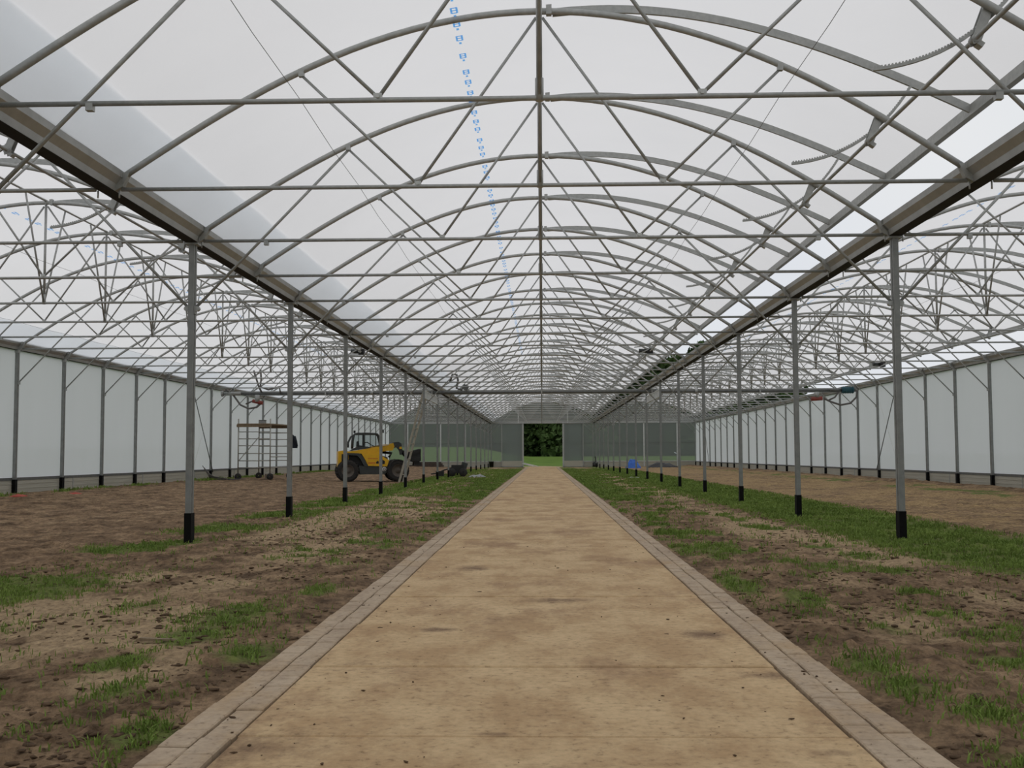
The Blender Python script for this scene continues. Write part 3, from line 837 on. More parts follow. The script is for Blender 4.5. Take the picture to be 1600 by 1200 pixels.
# ------------------------------------------------------------------ roof film
def roof_sheet(name, xa, za, y0, y1, mat, k, amp=0.012, ny=420):
    xa, za = np.array(xa), np.array(za)
    yy = np.linspace(y0, y1, ny)
    X, Y = np.meshgrid(xa, yy)
    Z = np.tile(za, (ny, 1))
    Z = Z + amp * (fbm(X * 1.2, Y * 0.9, 4, k) - 0.5) + 0.012 * np.abs(np.sin((Y - FY(0)) / SP * math.pi)) * -1.0
    return np_mesh(name, np.stack([X.ravel(), Y.ravel(), Z.ravel()], 1), grid_faces(ny, len(xa)), mat, True)
for bi, bx in enumerate(BAYS):
    xa = np.linspace(-3.93, 0.02, 26)
    za = [arch_z(x) + 0.052 for x in xa]
    c = tag(obj('ceiling', roof_sheet('ceiling', xa + bx, za, Y_FRONT, Y_END, M['film_roof'], bi)),
            'translucent white roof film stretched over the arches ' + SIDE[bx], 'roof', kind='structure')
    xb = np.linspace(-3.93, -3.42, 6)
    obj('film_overlap', roof_sheet('film_overlap', xb + bx, [arch_z(x) + 0.075 for x in xb], Y_FRONT, Y_END, M['film_strip'], bi + 3, 0.03), c)
    # printed marks in a line on the film
    bm_ = MB(); gm = MB()
    x0 = bx - 0.78
    y = FY(0) if bx == 0 else FY(2)
    while y < 46:
        for (ox, oy, w_, h_) in ((-0.026, 0, 0.018, 0.13), (0.026, 0, 0.018, 0.13), (0, -0.055, 0.05, 0.022), (0, 0.0, 0.05, 0.022), (0, 0.06, 0.05, 0.022), (0.0, 0.13, 0.024, 0.05)):
            zz = arch_z(x0 - bx + ox) + 0.052 - 0.022
            sl = (arch_z(x0 - bx + 0.05) - arch_z(x0 - bx - 0.05)) / 0.1
            bm_.add([(x0 + ox + a * w_ / 2, y + oy + b * h_ / 2, zz + sl * a * w_ / 2) for a, b in ((-1, -1), (1, -1), (1, 1), (-1, 1))], [(0, 1, 2, 3)])
        y += random.choice((0.32, 0.36, 0.48))
    tag(bm_.build('printed_marks', M['blueprint'], c), 'line of small blue printed marks')
    # opening vent half
    v = thing('roof_vent', (bx, Y_FRONT, 3.6), 'long opening roof vent propped ajar ' + SIDE[bx], 'vent', 'roof vents')
    def loc_(p): return (p[0] - bx, p[1] - Y_FRONT, p[2] - 3.6)
    vx = np.linspace(0.0, VENT_X, 24)
    vp = [vent_pt(x, 0.05) for x in vx]
    me = roof_sheet('vent_film', np.array([p[0] for p in vp]), [p[1] - 3.6 for p in vp], 0, Y_END - Y_FRONT, M['film_roof'], bi + 5)
    obj('vent_film', me, v)
    ribc = [vent_pt(x, -0.002) for x in np.linspace(0.12, VENT_X, 22)]
    rme = MB().path([(p[0], 0, p[1] - 3.6) for p in ribc], RECT(0.028, 0.072), smooth=False).mesh('vent_rib', M['galv'])
    e = ribc[-1]
    MB().box(e[0] - 0.028, e[0] + 0.035, 0, Y_END - Y_FRONT, e[1] - 3.6 - 0.055, e[1] - 3.6 + 0.045).build('edge_bar', M['galv'], v)
    # toothed rack curve: from free end through pinion to the rib
    P0, P1, P2 = Vector((2.31, 3.635)), Vector((3.0, 3.885)), Vector((3.42, 4.36))
    cur = []
    for tt in np.linspace(0, 1, 15):
        # quadratic through the three points (t=0.55 at pinion)
        a0 = (tt - 0.55) * (tt - 1) / (0.55); a1 = tt * (tt - 1) / (0.55 * -0.45); a2 = tt * (tt - 0.55) / 0.45
        q_ = P0 * a0 + P1 * a1 + P2 * a2
        cur.append((q_.x, 0, q_.y - 3.6))
    rk = MB().path(cur, RECT(0.026, 0.022), smooth=False)
    for a, b in zip(cur[:-1], cur[1:]):
        for f_ in (0.15, 0.4, 0.65, 0.9):
            rk.cbox((a[0] + (b[0] - a[0]) * f_, 0, a[2] + (b[2] - a[2]) * f_ + 0.015), (0.010, 0.02, 0.014))
    rkme = rk.mesh('toothed_rack', M['galv'])
    for n in range(N_FIRST, N_LAST + 1):
        obj('vent_rib', rme, v, (0, FY(n) - Y_FRONT + 0.05, 0))
        obj('toothed_rack', rkme, v, (0, FY(n) - Y_FRONT + 0.05, 0))
    # drive shaft
    d = thing('vent_drive', (bx + 3.02, Y_FRONT, 3.84), 'galvanised vent drive shaft with bracket plates ' + SIDE[bx], 'drive shaft', 'vent drive shafts')
    MB().tube([(0, 0, 0), (0, Y_END - Y_FRONT, 0)], 0.0165, 8).build('shaft', M['galv'], d)
    zt = arch_z(3.0) - 3.84
    zt2 = arch_z(3.12) - 3.84
    bpoly = [(0.07, zt2 + 0.05), (0.13, zt2 + 0.015), (0.03, -0.03), (-0.02, -0.045), (-0.03, 0.0)]
    bk = MB().prism(bpoly, -0.034, -0.028)
    bk.prism(bpoly, 0.028, 0.034)
    bk.tube([(0, -0.04, 0), (0, 0.04, 0)], 0.032, 10)
    bk.cbox((0.03, 0, -0.04), (0.045, 0.07, 0.035), Matrix.Rotation(0.6, 4, 'Y'))
    bkme = bk.mesh('bearing_bracket', M['galv'])
    for n in range(N_FIRST, N_LAST + 1):
        obj('bearing_bracket', bkme, d, (0, FY(n) - Y_FRONT + 0.05, 0))

# ------------------------------------------------------------------ end wall and doorway
DX0, DX1, DZ = -1.50, 1.66, 3.46
ew = MB()
ye = Y_END + 0.20
def sheet_quad(m, x0, x1, z0, z1, y=ye): m.add([(x0, y, z0), (x1, y, z0), (x1, y, z1), (x0, y, z1)], [(0, 1, 2, 3)])
wall_back = obj('wall_back', None)
tag(wall_back, 'clear ribbed sheet end wall with open central doorway', 'wall', kind='structure')
cuts = [-12.05, -9.6, -7.2, -4.8, -3.15, DX0]
cuts_r = [DX1, 3.3, 5.0, 7.4, 9.8, 12.05]
for cs in (cuts, cuts_r):
    for a, b in zip(cs[:-1], cs[1:]):
        m = MB(); sheet_quad(m, a, b, 0.45, 3.50)
        m.build('sheet_panel', M['sheet_end'], wall_back)
        MB().box(a, b, ye - 0.03, ye + 0.03, -0.05, 0.45).build('plinth_panel', M['plinth'], wall_back)
for bx in BAYS:
    m = MB()
    xx = np.linspace(-3.9, 3.9, 31)
    pts = [(bx + x, ye, arch_z(x) + 0.04) for x in xx]
    bot = [(bx + x, ye, 3.50) for x in xx]
    m.add(pts + bot, [(i + 31, i + 32, i + 1, i) for i in range(30)])
    m.build('gable_sheet', M['sheet_end'], wall_back)
MB().box(-12.05, 12.05, ye - 0.08, ye - 0.02, 3.46, 3.62).build('head_rail', M['galv'], wall_back)
MB().box(-12.05, DX0, ye - 0.07, ye - 0.03, 0.42, 0.48).build('sill_rail', M['white_paint'], wall_back)
MB().box(DX1, 12.05, ye - 0.07, ye - 0.03, 0.42, 0.48).build('sill_rail', M['white_paint'], wall_back)
MB().box(-12.05, DX0, ye - 0.06, ye - 0.03, 1.865, 1.895).build('mid_rail', M['galv_dark'], wall_back)
MB().box(DX1, 12.05, ye - 0.06, ye - 0.03, 1.865, 1.895).build('mid_rail', M['galv_dark'], wall_back)
for x in (-10.6, -8.0, -6.05, -1.86, 2.02, 3.15, 6.1, 8.0, 10.6):
    MB().box(x - 0.045, x + 0.045, ye - 0.10, ye - 0.02, 0.0, 3.5 if abs(x) > 2.5 else 4.5).build('mullion', M['white_paint'], wall_back)
for x in (DX0, DX1):
    MB().box(x - 0.05, x + 0.05, ye - 0.09, ye + 0.05, 0.0, 3.5).build('door_jamb', M['white_paint'], wall_back)
for i, (a, b, lab) in enumerate(((-3.2, DX0 - 0.02, 'sliding door leaf of hazy sheet parked beside doorway, telehandler side'), (DX1 + 0.02, 3.25, 'sliding door leaf of hazy sheet parked beside doorway, grass strip side'))):
    d = tag(MB().box(a, b, ye - 0.16, ye - 0.155, 0.5, 3.42).build('door_%d' % (i + 1), M['sheet_door']), lab, 'door', kind='structure')
    for fx in (a, b - 0.06): MB().box(fx, fx + 0.06, ye - 0.18, ye - 0.14, 0.03, 3.46).build('stile', M['galv'], d)
    for fz in (0.03, 3.40): MB().box(a, b, ye - 0.18, ye - 0.14, fz, fz + 0.06).build('rail', M['galv'], d)
    MB().box(a, b, ye - 0.17, ye - 0.145, 0.09, 0.5).build('kick_panel', M['plinth'], d)

# front wall behind the viewer: film with a wide doorway
wf = obj('wall_front', None)
tag(wf, 'film front wall with wide entrance opening', 'wall', kind='structure')
for a, b, z0, z1 in ((-12.05, -1.7, 0, 3.5), (1.7, 12.05, 0, 3.5)):
    m = MB(); sheet_quad(m, a, b, z0, z1, Y_FRONT); m.build('film_panel', M['film_wall'], wf)
for bx in BAYS:
    m = MB()
    pts = [(bx + x, Y_FRONT, arch_z(x) + 0.04) for x in xx]; bot = [(bx + x, Y_FRONT, 3.5) for x in xx]
    m.add(pts + bot, [(i + 31, i + 32, i + 1, i) for i in range(30)])
    m.build('gable_film', M['film_wall'], wf)

# ------------------------------------------------------------------ cross pipe with hoses
PY, PZ = 40.45, 3.255
p = thing('cross_pipe', (0, PY, PZ), 'dark steel pipe spanning all three bays under the tie beams', 'pipe')
MB().tube([(-11.6, 0, 0), (11.35, 0, 0)], 0.055, 10).build('pipe', M['galv_dark'], p)
for x in (-7.9, -4.0, 0.0, 4.0, 7.9):
    MB().tube([(x, 0, 0.05), (x, 0, 0.166)], 0.012, 6).cbox((x, 0, 0), (0.05, 0.13, 0.13)).build('hanger', M['galv'], p)
for x in (-6.2, 5.6): MB().tube([(x - 0.05, 0, 0), (x + 0.05, 0, 0)], 0.075, 10).build('coupling', M['galv'], p)
h = thing('hose_assembly', (-11.3, PY - 0.15, 3.2), 'grey hose loop with dark red valve at pipe end above the scaffold', 'hose')
MB().tube([(-0.25, 0, 0.2), (-0.1, 0, 0.12), (0.05, 0, -0.02), (0.3, 0, -0.36), (0.6, 0, -0.5), (0.9, 0, -0.45), (1.05, 0, -0.32)], 0.035, 8).build('hose', M['hose'], h)
MB().tube([(0.5, 0, -0.33), (0.8, 0, -0.2), (1.1, 0, -0.28)], 0.03, 8).build('hose', M['hose'], h)
MB().tube([(0.92, 0, 0.0), (0.92, 0, -0.25)], 0.09, 10).build('riser', M['galv'], h)
MB().tube([(0.75, 0, -0.22), (1.12, 0, -0.30)], 0.07, 10).build('valve', M['red'], h)
MB().tube([(0.75, 0.1, 0.9), (0.85, 0.1, 0.6), (0.95, 0.1, 0.3), (1.05, 0.1, 0.1)], 0.035, 8).build('hose', M['hose'], h)
MB().tube([(1.0, 0.1, 0.95), (1.03, 0.1, 0.6), (1.0, 0.1, 0.3), (1.3, 0.1, 0.2), (1.7, 0.1, 0.3), (1.75, 0.1, 0.05)], 0.035, 8).build('hose', M['hose'], h)
MB().tube([(-0.35, 0, 0.05), (0.3, 0, 0.05)], 0.07, 10).tube([(-0.4, 0, 0.05), (-0.33, 0, 0.05)], 0.11, 10).build('end_flange', M['galv'], h)
h = thing('pump_assembly', (10.6, PY - 0.15, 3.2), 'teal motor with hose loop and red valve at the pipe end beside film wall', 'motor')
MB().tube([(0.2, 0, 0.06), (0.62, 0, 0.06)], 0.12, 12).build('motor', M['teal'], h)
for q in (0.25, 0.33, 0.41, 0.49, 0.57): MB().tube([(q, 0, 0.06), (q + 0.02, 0, 0.06)], 0.132, 12).build('cooling_fin', M['teal'], h)
MB().tube([(-0.2, 0, 0.06), (0.2, 0, 0.06)], 0.05, 8).build('coupling', M['galv_dark'], h)
MB().tube([(0.75, 0, 0.05), (0.72, 0, -0.2), (0.5, 0, -0.42), (0.15, 0, -0.48), (-0.2, 0, -0.36), (-0.45, 0, -0.24)], 0.035, 8).build('hose', M['hose'], h)
MB().tube([(0.1, 0, 0.0), (-0.05, 0, -0.2), (-0.3, 0, -0.32)], 0.03, 8).build('hose', M['hose'], h)
MB().tube([(-0.7, 0, 0.0), (-0.7, 0, -0.2)], 0.08, 10).build('riser', M['galv'], h)
MB().tube([(-0.9, 0, -0.26), (-0.5, 0, -0.24)], 0.075, 10).build('valve', M['red'], h)
h = thing('hose_assembly', (-3.1, PY, PZ + 0.05), 'bent dark hose rising from cross pipe over the path', 'hose')
MB().tube([(-0.25, 0, 0.35), (-0.15, 0, 0.62), (0.0, 0, 0.6), (0.05, 0, 0.4), (0.0, 0, 0.1), (0.18, 0, 0.05), (0.28, 0, 0.22)], 0.04, 8).build('hose', M['galv_dark'], h)
MB().cbox((0.33, 0, 0.13), (0.2, 0.12, 0.2), Matrix.Rotation(0.4, 4, 'Y')).build('valve_body', M['galv_dark'], h)
for (x, y, z, lab) in ((-4.98, 30.6, 3.84, 'small dark actuator box on vent shaft above the telehandler'), (3.02, 31.0, 3.84, 'small dark gear motor on vent shaft over the path'), (11.02, 36.2, 3.84, 'small dark gear motor on vent shaft near the teal motor')):
    g = thing('gear_motor', (x, y, z), lab, 'motor')
    MB().cbox((0, 0, 0), (0.16, 0.22, 0.15)).build('gearbox', M['black'], g)
    MB().tube([(-0.08, 0, 0.02), (-0.30, 0, 0.02)], 0.06, 10).build('motor', M['charcoal'], g)
    MB().cbox((0, 0, 0.14), (0.05, 0.05, 0.16)).build('mount', M['galv'], g)

# lattice girders between the posts at the pipe
for sx, lab in ((-4.0, 'white lattice girder under the gutter beside the leaning ladder'), (4.0, 'white lattice girder under the gutter above dense grass')):
    y0, y1 = FY(12) + 0.06, FY(14) - 0.06
    g = thing('lattice_girder', (sx, y0, 2.915), lab, 'girder', 'lattice girders')
    for z in (0.0, 0.24): MB().box(-0.022, 0.022, 0, y1 - y0, z, z + 0.03).build('chord', M['white_paint'], g)
    nb = 14
    bar = MB().box(-0.018, 0.018, -0.055, 0.055, 0.03, 0.24).mesh('bar', M['white_paint'])
    for k in range(nb): obj('bar', bar, g, (0, (k + 0.5) * (y1 - y0) / nb, 0))

# ------------------------------------------------------------------ ladder
LB, LT = Vector((-5.02, 39.6, 0.02)), Vector((-4.17, 39.9, 3.30))
lad = thing('ladder', LB, 'pale grey ladder leaning against the gutter in front of the telehandler', 'ladder')
dv = LT - LB
sd = Vector((0.10, 0.36, 0.0))
for k in (-0.5, 0.5):
    o_ = sd * k
    MB().path([o_, o_ + dv], RECT(0.035, 0.075), smooth=False).build('stile', M['ladder'], lad)
rg = MB().tube([-sd * 0.52, sd * 0.52], 0.016, 6).mesh('rung', M['ladder'])
for k in range(1, 12):
    obj('rung', rg, lad, dv * (k / 12))

# ------------------------------------------------------------------ telehandler
th = thing('telehandler', (-6.98, 39.9, 0.045), 'yellow and charcoal telehandler with folded boom parked on the soil', 'telehandler', rz=math.radians(13))
# local: x forward, y to the far side, rear wheel centre at x=0, near side y=0
W_ = 1.30
def T(zx, zy): return ((zx - 330) * 0.0023, (1015 - zy) * 0.0023)
def wheel(x, y, s):
    R = 0.385
    w = tag(obj('wheel', None, th, (x, y, R)))
    rot = Matrix.Rotation(math.pi / 2, 4, 'X')
    t = MB().lathe([(0.225, -0.13), (0.32, -0.155), (0.365, -0.14), (R, -0.10), (R, 0.10), (0.365, 0.14), (0.32, 0.155), (0.225, 0.13)], 28, rot)
    for k in range(22):
        a = 2 * math.pi * k / 22
        for sd_ in (-1, 1):
            t.cbox((math.cos(a + 0.07 * sd_) * R, sd_ * 0.065, math.sin(a + 0.07 * sd_) * R), (0.05, 0.125, 0.035), Matrix.Rotation(-a + math.pi / 2, 4, 'Y') @ Matrix.Rotation(0.5 * sd_, 4, 'Z'))
    t.build('tyre', M['tyre'], w)
    MB().lathe([(0.0, 0.05), (0.07, 0.05), (0.08, 0.03), (0.16, 0.02), (0.2, 0.10), (0.235, 0.125), (0.24, 0.10), (0.24, -0.10)], 20, rot).lathe([(0.0, -0.05), (0.07, -0.05), (0.08, -0.03), (0.16, -0.02), (0.2, -0.10), (0.235, -0.125)], 20, rot).build('rim', M['rim'], w)
    return w
for wx in (0.0, 1.80):
    for wy in (0.0, W_): wheel(wx, wy, 1)
TI = lambda pts: [T(*q_) for q_ in pts]
MB().prism(TI([(430, 700), (560, 560), (700, 560), (960, 640), (960, 790), (930, 900), (520, 910), (470, 800)]), 0.22, W_ - 0.22).build('chassis', M['charcoal'], th)
MB().prism(TI([(500, 770), (950, 775), (930, 880), (880, 905), (520, 905)]), -0.06, 0.22).build('side_skirt', M['charcoal'], th)
MB().prism(TI([(180, 545), (260, 530), (345, 545), (345, 700), (250, 790), (180, 790)]), 0.05, W_ - 0.05).build('counterweight', M['yellow'], th)
MB().prism(TI([(235, 585), (335, 590), (335, 770), (235, 770)]), 0.0, 0.06).build('engine_grille', M['black'], th)
MB().prism(TI([(250, 600), (480, 600), (560, 760), (520, 790), (250, 800)]), 0.18, W_ - 0.18).build('engine_bay', M['black'], th)
MB().prism(TI([(310, 570), (500, 575), (560, 620), (640, 770), (590, 790), (520, 660), (470, 610), (310, 600)]), -0.10, 0.24).build('rear_fender', M['charcoal'], th)
hd = MB().prism(TI([(335, 548), (560, 515), (820, 468), (830, 580), (520, 580), (340, 572)]), 0.02, 0.62).build('hood', M['yellow'], th)
MB().prism(TI([(350, 540), (480, 470), (640, 468), (700, 492), (560, 512)]), 0.05, 0.60).build('hood_top', M['charcoal'], th)
MB().prism(TI([(540, 580), (810, 580), (870, 625), (972, 685), (940, 782), (645, 772), (600, 680)]), -0.09, 0.12).build('side_panel', M['yellow'], th)
MB().prism(TI([(765, 715), (785, 695), (805, 700), (810, 735), (770, 738)]), -0.105, -0.088).build('panel_recess', M['black'], th)
MB().prism(TI([(830, 690), (860, 672), (905, 700), (900, 745), (830, 745)]), -0.105, -0.088).build('panel_recess', M['black'], th)
lt = MB()
for row, zy in ((0, 650), (1, 715)):
    for k in range(8 if row == 0 else 6):
        a = 640 + k * 20
        lt.prism(TI([(a, zy), (a + 14, zy), (a + 14, zy + (16 if row == 0 else 24)), (a, zy + (16 if row == 0 else 24))]), -0.096, -0.088)
tag(lt.build('lettering', M['orange'], th), 'two rows of blurred orange-red lettering')
sp_ = Matrix.Translation((*[T(895, 825)[0]], -0.07, T(895, 825)[1])) @ Matrix.Rotation(math.pi / 2, 4, 'X')
MB().lathe([(0, 0.02), (0.075, 0.02), (0.08, 0)], 20, sp_).build('round_plate', M['pale'], th)
MB().lathe([(0.03, 0.026), (0.05, 0.026)], 16, sp_).build('plate_ring', M['black'], th)
# front fender
MB().path([(T(980 + 0, 800)[0], 0.0, T(0, 800)[1]), (T(1000, 0)[0], 0, T(0, 730)[1]), (T(1050, 0)[0], 0, T(0, 690)[1]), (T(1130, 0)[0], 0, T(0, 680)[1]), (T(1200, 0)[0], 0, T(0, 705)[1]), (T(1245, 0)[0], 0, T(0, 760)[1])], RECT(0.34, 0.03), smooth=False, up=Vector((0, 0, 1))).build('front_fender', M['black'], th)
MB().prism(TI([(960, 760), (1180, 760), (1180, 880), (960, 880)]), 0.25, W_ - 0.25).build('front_axle_frame', M['black'], th)
# cab
cab = obj('cab', None, th)
def bar(pts, r, nm='cab_bar'): MB().tube(pts, r, 8).build(nm, M['charcoal'], cab)
for yy in (0.10, 0.66):
    q = lambda a, b: (T(a, b)[0], yy, T(a, b)[1])
    bar([q(405, 500), q(412, 380), q(428, 290), q(460, 268), q(600, 262), q(790, 272), q(815, 300), q(845, 420), q(850, 480)], 0.032)
    bar([q(330, 470), q(345, 400), q(385, 315), q(425, 285)], 0.022)
    bar([q(585, 265), q(582, 470)], 0.025)
    mm = MB(); mm.add([q(415, 470), q(430, 300), q(460, 278), q(785, 282), q(835, 440), q(838, 470)], [(0, 1, 2, 3, 4, 5)]); mm.build('window', M['glass'], cab)
MB().prism(TI([(440, 262), (480, 250), (770, 255), (815, 285), (440, 285)]), 0.08, 0.68).build('roof', M['charcoal'], cab)
MB().cbox((T(435, 238)[0], 0.14, T(435, 238)[1]), (0.07, 0.09, 0.09)).tube([(T(435, 238)[0], 0.14, T(0, 260)[1]), (T(435, 238)[0], 0.14, T(0, 230)[1])], 0.012, 6).build('work_lamp', M['black'], cab)
MB().cbox((T(880, 230)[0], 0.05, T(880, 230)[1]), (0.05, 0.08, 0.12)).tube([(T(835, 0)[0], 0.1, T(0, 300)[1]), (T(880, 0)[0], 0.05, T(0, 235)[1])], 0.01, 6).build('mirror', M['black'], cab)
MB().cbox((T(335, 460)[0], 0.05, T(335, 460)[1]), (0.06, 0.06, 0.12)).build('mirror', M['black'], cab)
MB().prism(TI([(470, 480), (475, 390), (500, 380), (515, 450), (570, 455), (570, 480)]), 0.22, 0.56).build('seat', M['black'], cab)
MB().tube([(T(600, 0)[0], 0.38, T(0, 410)[1]), (T(640, 0)[0], 0.38, T(0, 400)[1]), (T(700, 0)[0], 0.38, T(0, 440)[1]), (T(760, 0)[0], 0.38, T(0, 470)[1])], 0.018, 6).build('steering_column', M['black'], cab)
# boom
bo = obj('boom', None, th)
MB().prism(TI([(640, 478), (820, 448), (1010, 425), (1070, 412), (1085, 470), (1060, 530), (900, 548), (640, 560)]), 0.70, 0.98).build('outer_boom', M['yellow'], bo)
MB().prism(TI([(870, 455), (1000, 428), (1000, 440), (870, 468)]), 0.68, 0.70).build('boom_stripe', M['pale'], bo)
MB().prism(TI([(1000, 440), (1060, 405), (1150, 392), (1200, 420), (1215, 520), (1205, 605), (1180, 600), (1160, 520), (1120, 480), (1010, 520)]), 0.73, 0.95).build('boom_head', M['charcoal'], bo)
MB().tube([(T(900, 560)[0], 0.84, T(0, 560)[1]), (T(1050, 590)[0], 0.84, T(0, 575)[1]), (T(1000, 0)[0], 0.84, T(0, 640)[1])], 0.05, 8).build('lift_cylinder', M['black'], bo)
MB().tube([(T(1150, 470)[0], 0.84, T(0, 470)[1]), (T(1190, 0)[0], 0.84, T(0, 540)[1]), (T(1250, 0)[0], 0.84, T(0, 620)[1])], 0.035, 8).build('tilt_cylinder', M['black'], bo)
MB().cbox((T(1185, 490)[0], 0.84, T(1185, 490)[1]), (0.09, 0.28, 0.09)).build('pivot_block', M['yellow'], bo)
fk = obj('fork_carriage', None, th)
fr = MB()
for yy in (0.35, 0.75, 1.15): fr.prism(TI([(1335, 545), (1400, 530), (1490, 505), (1492, 700), (1430, 730), (1335, 700)]), yy - 0.05, yy + 0.05)
fr.prism(TI([(1340, 560), (1490, 520), (1490, 560), (1340, 600)]), 0.25, 1.25)
fr.prism(TI([(1340, 650), (1490, 640), (1490, 700), (1340, 700)]), 0.25, 1.25)
fr.build('carriage_frame', M['black'], fk)
MB().prism(TI([(1205, 520), (1345, 570), (1345, 690), (1300, 690), (1250, 620)]), 0.72, 0.96).build('coupler', M['black'], fk)
for yy in (0.42, 1.05):
    MB().prism(TI([(1400, 690), (1450, 700), (1500, 730), (1500, 770), (1395, 770)]), yy - 0.05, yy + 0.05).build('grapple_foot', M['black'], fk)

# ------------------------------------------------------------------ scaffold
SX, SY, SZ = -10.95, 39.9, 0.115
sc = thing('scaffold_tower', (SX, SY, SZ), 'wheeled aluminium scaffold tower with plank deck beside the film wall', 'scaffold')
SW, SD = 1.16, 2.0
for fy, fx in ((0.0, 0.0), (SD, 0.24)):
    fr = obj('end_frame', None, sc, (fx, fy, 0))
    for lx_ in (0.0, SW): MB().tube([(lx_, 0, 0.16), (lx_, 0, 2.2)], 0.024, 8).build('upright', M['alu'], fr)
    for z in (0.44, 0.69, 0.95, 1.23, 1.48, 1.73): MB().tube([(0, 0, z), (SW, 0, z)], 0.018, 6).build('rung', M['alu'], fr)
    for lx_ in (0.0, SW):
        wme = MB().lathe([(0.03, -0.05), (0.10, -0.04), (0.12, -0.025), (0.12, 0.025), (0.10, 0.04), (0.03, 0.04)], 18, Matrix.Translation((lx_, 0, 0.12)) @ Matrix.Rotation(math.pi / 2, 4, 'X') @ Matrix.Rotation(0.5, 4, 'Y'))
        wme.build('castor', M['tyre'], fr)
MB().tube([(0.03, 0, 0.70), (0.27, SD, 1.62)], 0.018, 6).build('diagonal_brace', M['alu'], sc)
MB().tube([(SW, 0, 0.44), (SW + 0.24, SD, 0.44)], 0.02, 6).build('ledger', M['alu'], sc)
MB().tube([(SW, 0, 0.83), (SW + 0.24, SD, 0.83)], 0.02, 6).build('ledger', M['alu'], sc)
dk = obj('deck', None, sc)
for yy in (-0.08, SD + 0.04): MB().box(-0.04 + 0.12 * yy, SW + 0.06 + 0.12 * yy, yy, yy + 0.04, 1.90, 1.995).build('bearer', M['timber'], dk)
for k in range(5):
    x0 = -0.02 + k * 0.24
    MB().add([(x0, -0.1, 1.99), (x0 + 0.225, -0.1, 1.99), (x0 + 0.465, SD + 0.1, 1.99), (x0 + 0.24, SD + 0.1, 1.99), (x0, -0.1, 2.03), (x0 + 0.225, -0.1, 2.03), (x0 + 0.465, SD + 0.1, 2.03), (x0 + 0.24, SD + 0.1, 2.03)],
             [(3, 2, 1, 0), (4, 5, 6, 7), (0, 1, 5, 4), (1, 2, 6, 5), (2, 3, 7, 6), (3, 0, 4, 7)]).build('plank', M['timber'], dk)
tb = thing('tool_box', (SX + 0.7, SY + 0.7, SZ + 2.03), 'small grey box standing on the scaffold deck', 'box')
MB().box(-0.11, 0.11, -0.1, 0.1, 0, 0.12).build('body', M['grey_sheet'], tb)
MB().box(-0.12, 0.12, -0.11, 0.11, 0.12, 0.15).build('lid', M['galv_dark'], tb)
bk = thing('bucket', (SX + 1.02, SY + 0.35, SZ + 0.012), 'white bucket on the soil under the scaffold', 'bucket')
MB().lathe([(0, 0.005), (0.11, 0.0), (0.14, 0.2), (0.15, 0.2), (0.15, 0.22), (0.135, 0.22), (0.105, 0.02), (0, 0.015)], 18).build('pail', M['pale'], bk)
MB().tube([(0.145 * math.cos(a), 0.05, 0.2 + 0.1 * math.sin(a)) for a in np.linspace(0, math.pi, 9)], 0.005, 5).build('handle', M['galv'], bk)
jk = thing('jacket', (SX + SW + 0.35, SY + SD - 0.06, SZ + 1.15), 'dark jacket hung on the scaffold upright', 'jacket')
jm = MB()
rings = [(0.02, 0.02, 0.52, 0.0), (0.09, 0.05, 0.45, 0.0), (0.13, 0.07, 0.3, 0.01), (0.15, 0.08, 0.12, 0.02), (0.18, 0.08, 0.0, 0.04)]
sgm = 14
vv = [(cx_ + rx * math.cos(2 * math.pi * j / sgm) * (1 + 0.15 * math.sin(5 * j + i)), ry * math.sin(2 * math.pi * j / sgm), z_) for i, (rx, ry, z_, cx_) in enumerate(rings) for j in range(sgm)]
jm.add(vv, [(i * sgm + j, i * sgm + (j + 1) % sgm, (i + 1) * sgm + (j + 1) % sgm, (i + 1) * sgm + j) for i in range(len(rings) - 1) for j in range(sgm)], True)
jm.build('body', M['cloth'], jk)
MB().tube([(0.1, -0.03, 0.44), (0.16, -0.06, 0.25), (0.2, -0.05, 0.05)], 0.05, 8, scale=[1, 1, 0.8]).build('sleeve', M['cloth'], jk)
MB().tube([(-0.08, -0.03, 0.44), (-0.12, -0.06, 0.28), (-0.1, -0.05, 0.12)], 0.05, 8, scale=[1, 1, 0.8]).build('sleeve', M['cloth'], jk)
# bundle of rods at the foot of the wall
rb = thing('rod_bundle', (-11.72, 38.2, 0.15), 'loose bundle of thin dark pipes lying at the foot of the film wall', 'pipes')
for k in range(5):
    MB().tube([(0.0 + 0.03 * k, 0.1 * k, 0.5 - 0.07 * k), (0.15 + 0.04 * k, 0.3, 0.12), (0.35 + 0.12 * k, 0.5 + 0.05 * k, 0.0), (0.9 + 0.1 * k, 0.8, 0.02)], 0.012, 6).build('pipe', M['hose'], rb)

# ------------------------------------------------------------------ odds and ends on the ground
def gz1(x, y): return float(ground_z(np.array([x]), np.array([y]))[0])
def crumpled(name, c, w, d, h, mat, label, cat, k, seed):
    n = 15
    U, V = np.meshgrid(np.linspace(-1, 1, n), np.linspace(-1, 1, n))
    r = np.maximum(np.abs(U), np.abs(V))
    H = h * (1 - r ** 2) * (0.45 + 0.9 * fbm(U * 2 + seed, V * 2, 3, k))
    X = U * w * (1 + 0.25 * (fbm(U * 1.5, V * 1.5 + seed, 2, k + 1) - 0.5)); Y = V * d
    me = np_mesh(name, np.stack([X.ravel(), Y.ravel(), H.ravel()], 1), grid_faces(n, n), mat, False)
    o = obj(name, me, None, c)
    sm = o.modifiers.new('thickness', 'SOLIDIFY'); sm.thickness = 0.012
    return tag(o, label, cat)
mc = thing('machine', (-3.75, 49.6, gz1(-3.75, 49.6)), 'black hand machine with wheels lying at the posts in grass', 'machine')
MB().cbox((0, 0, 0.34), (0.55, 0.5, 0.36)).build('housing', M['black'], mc)
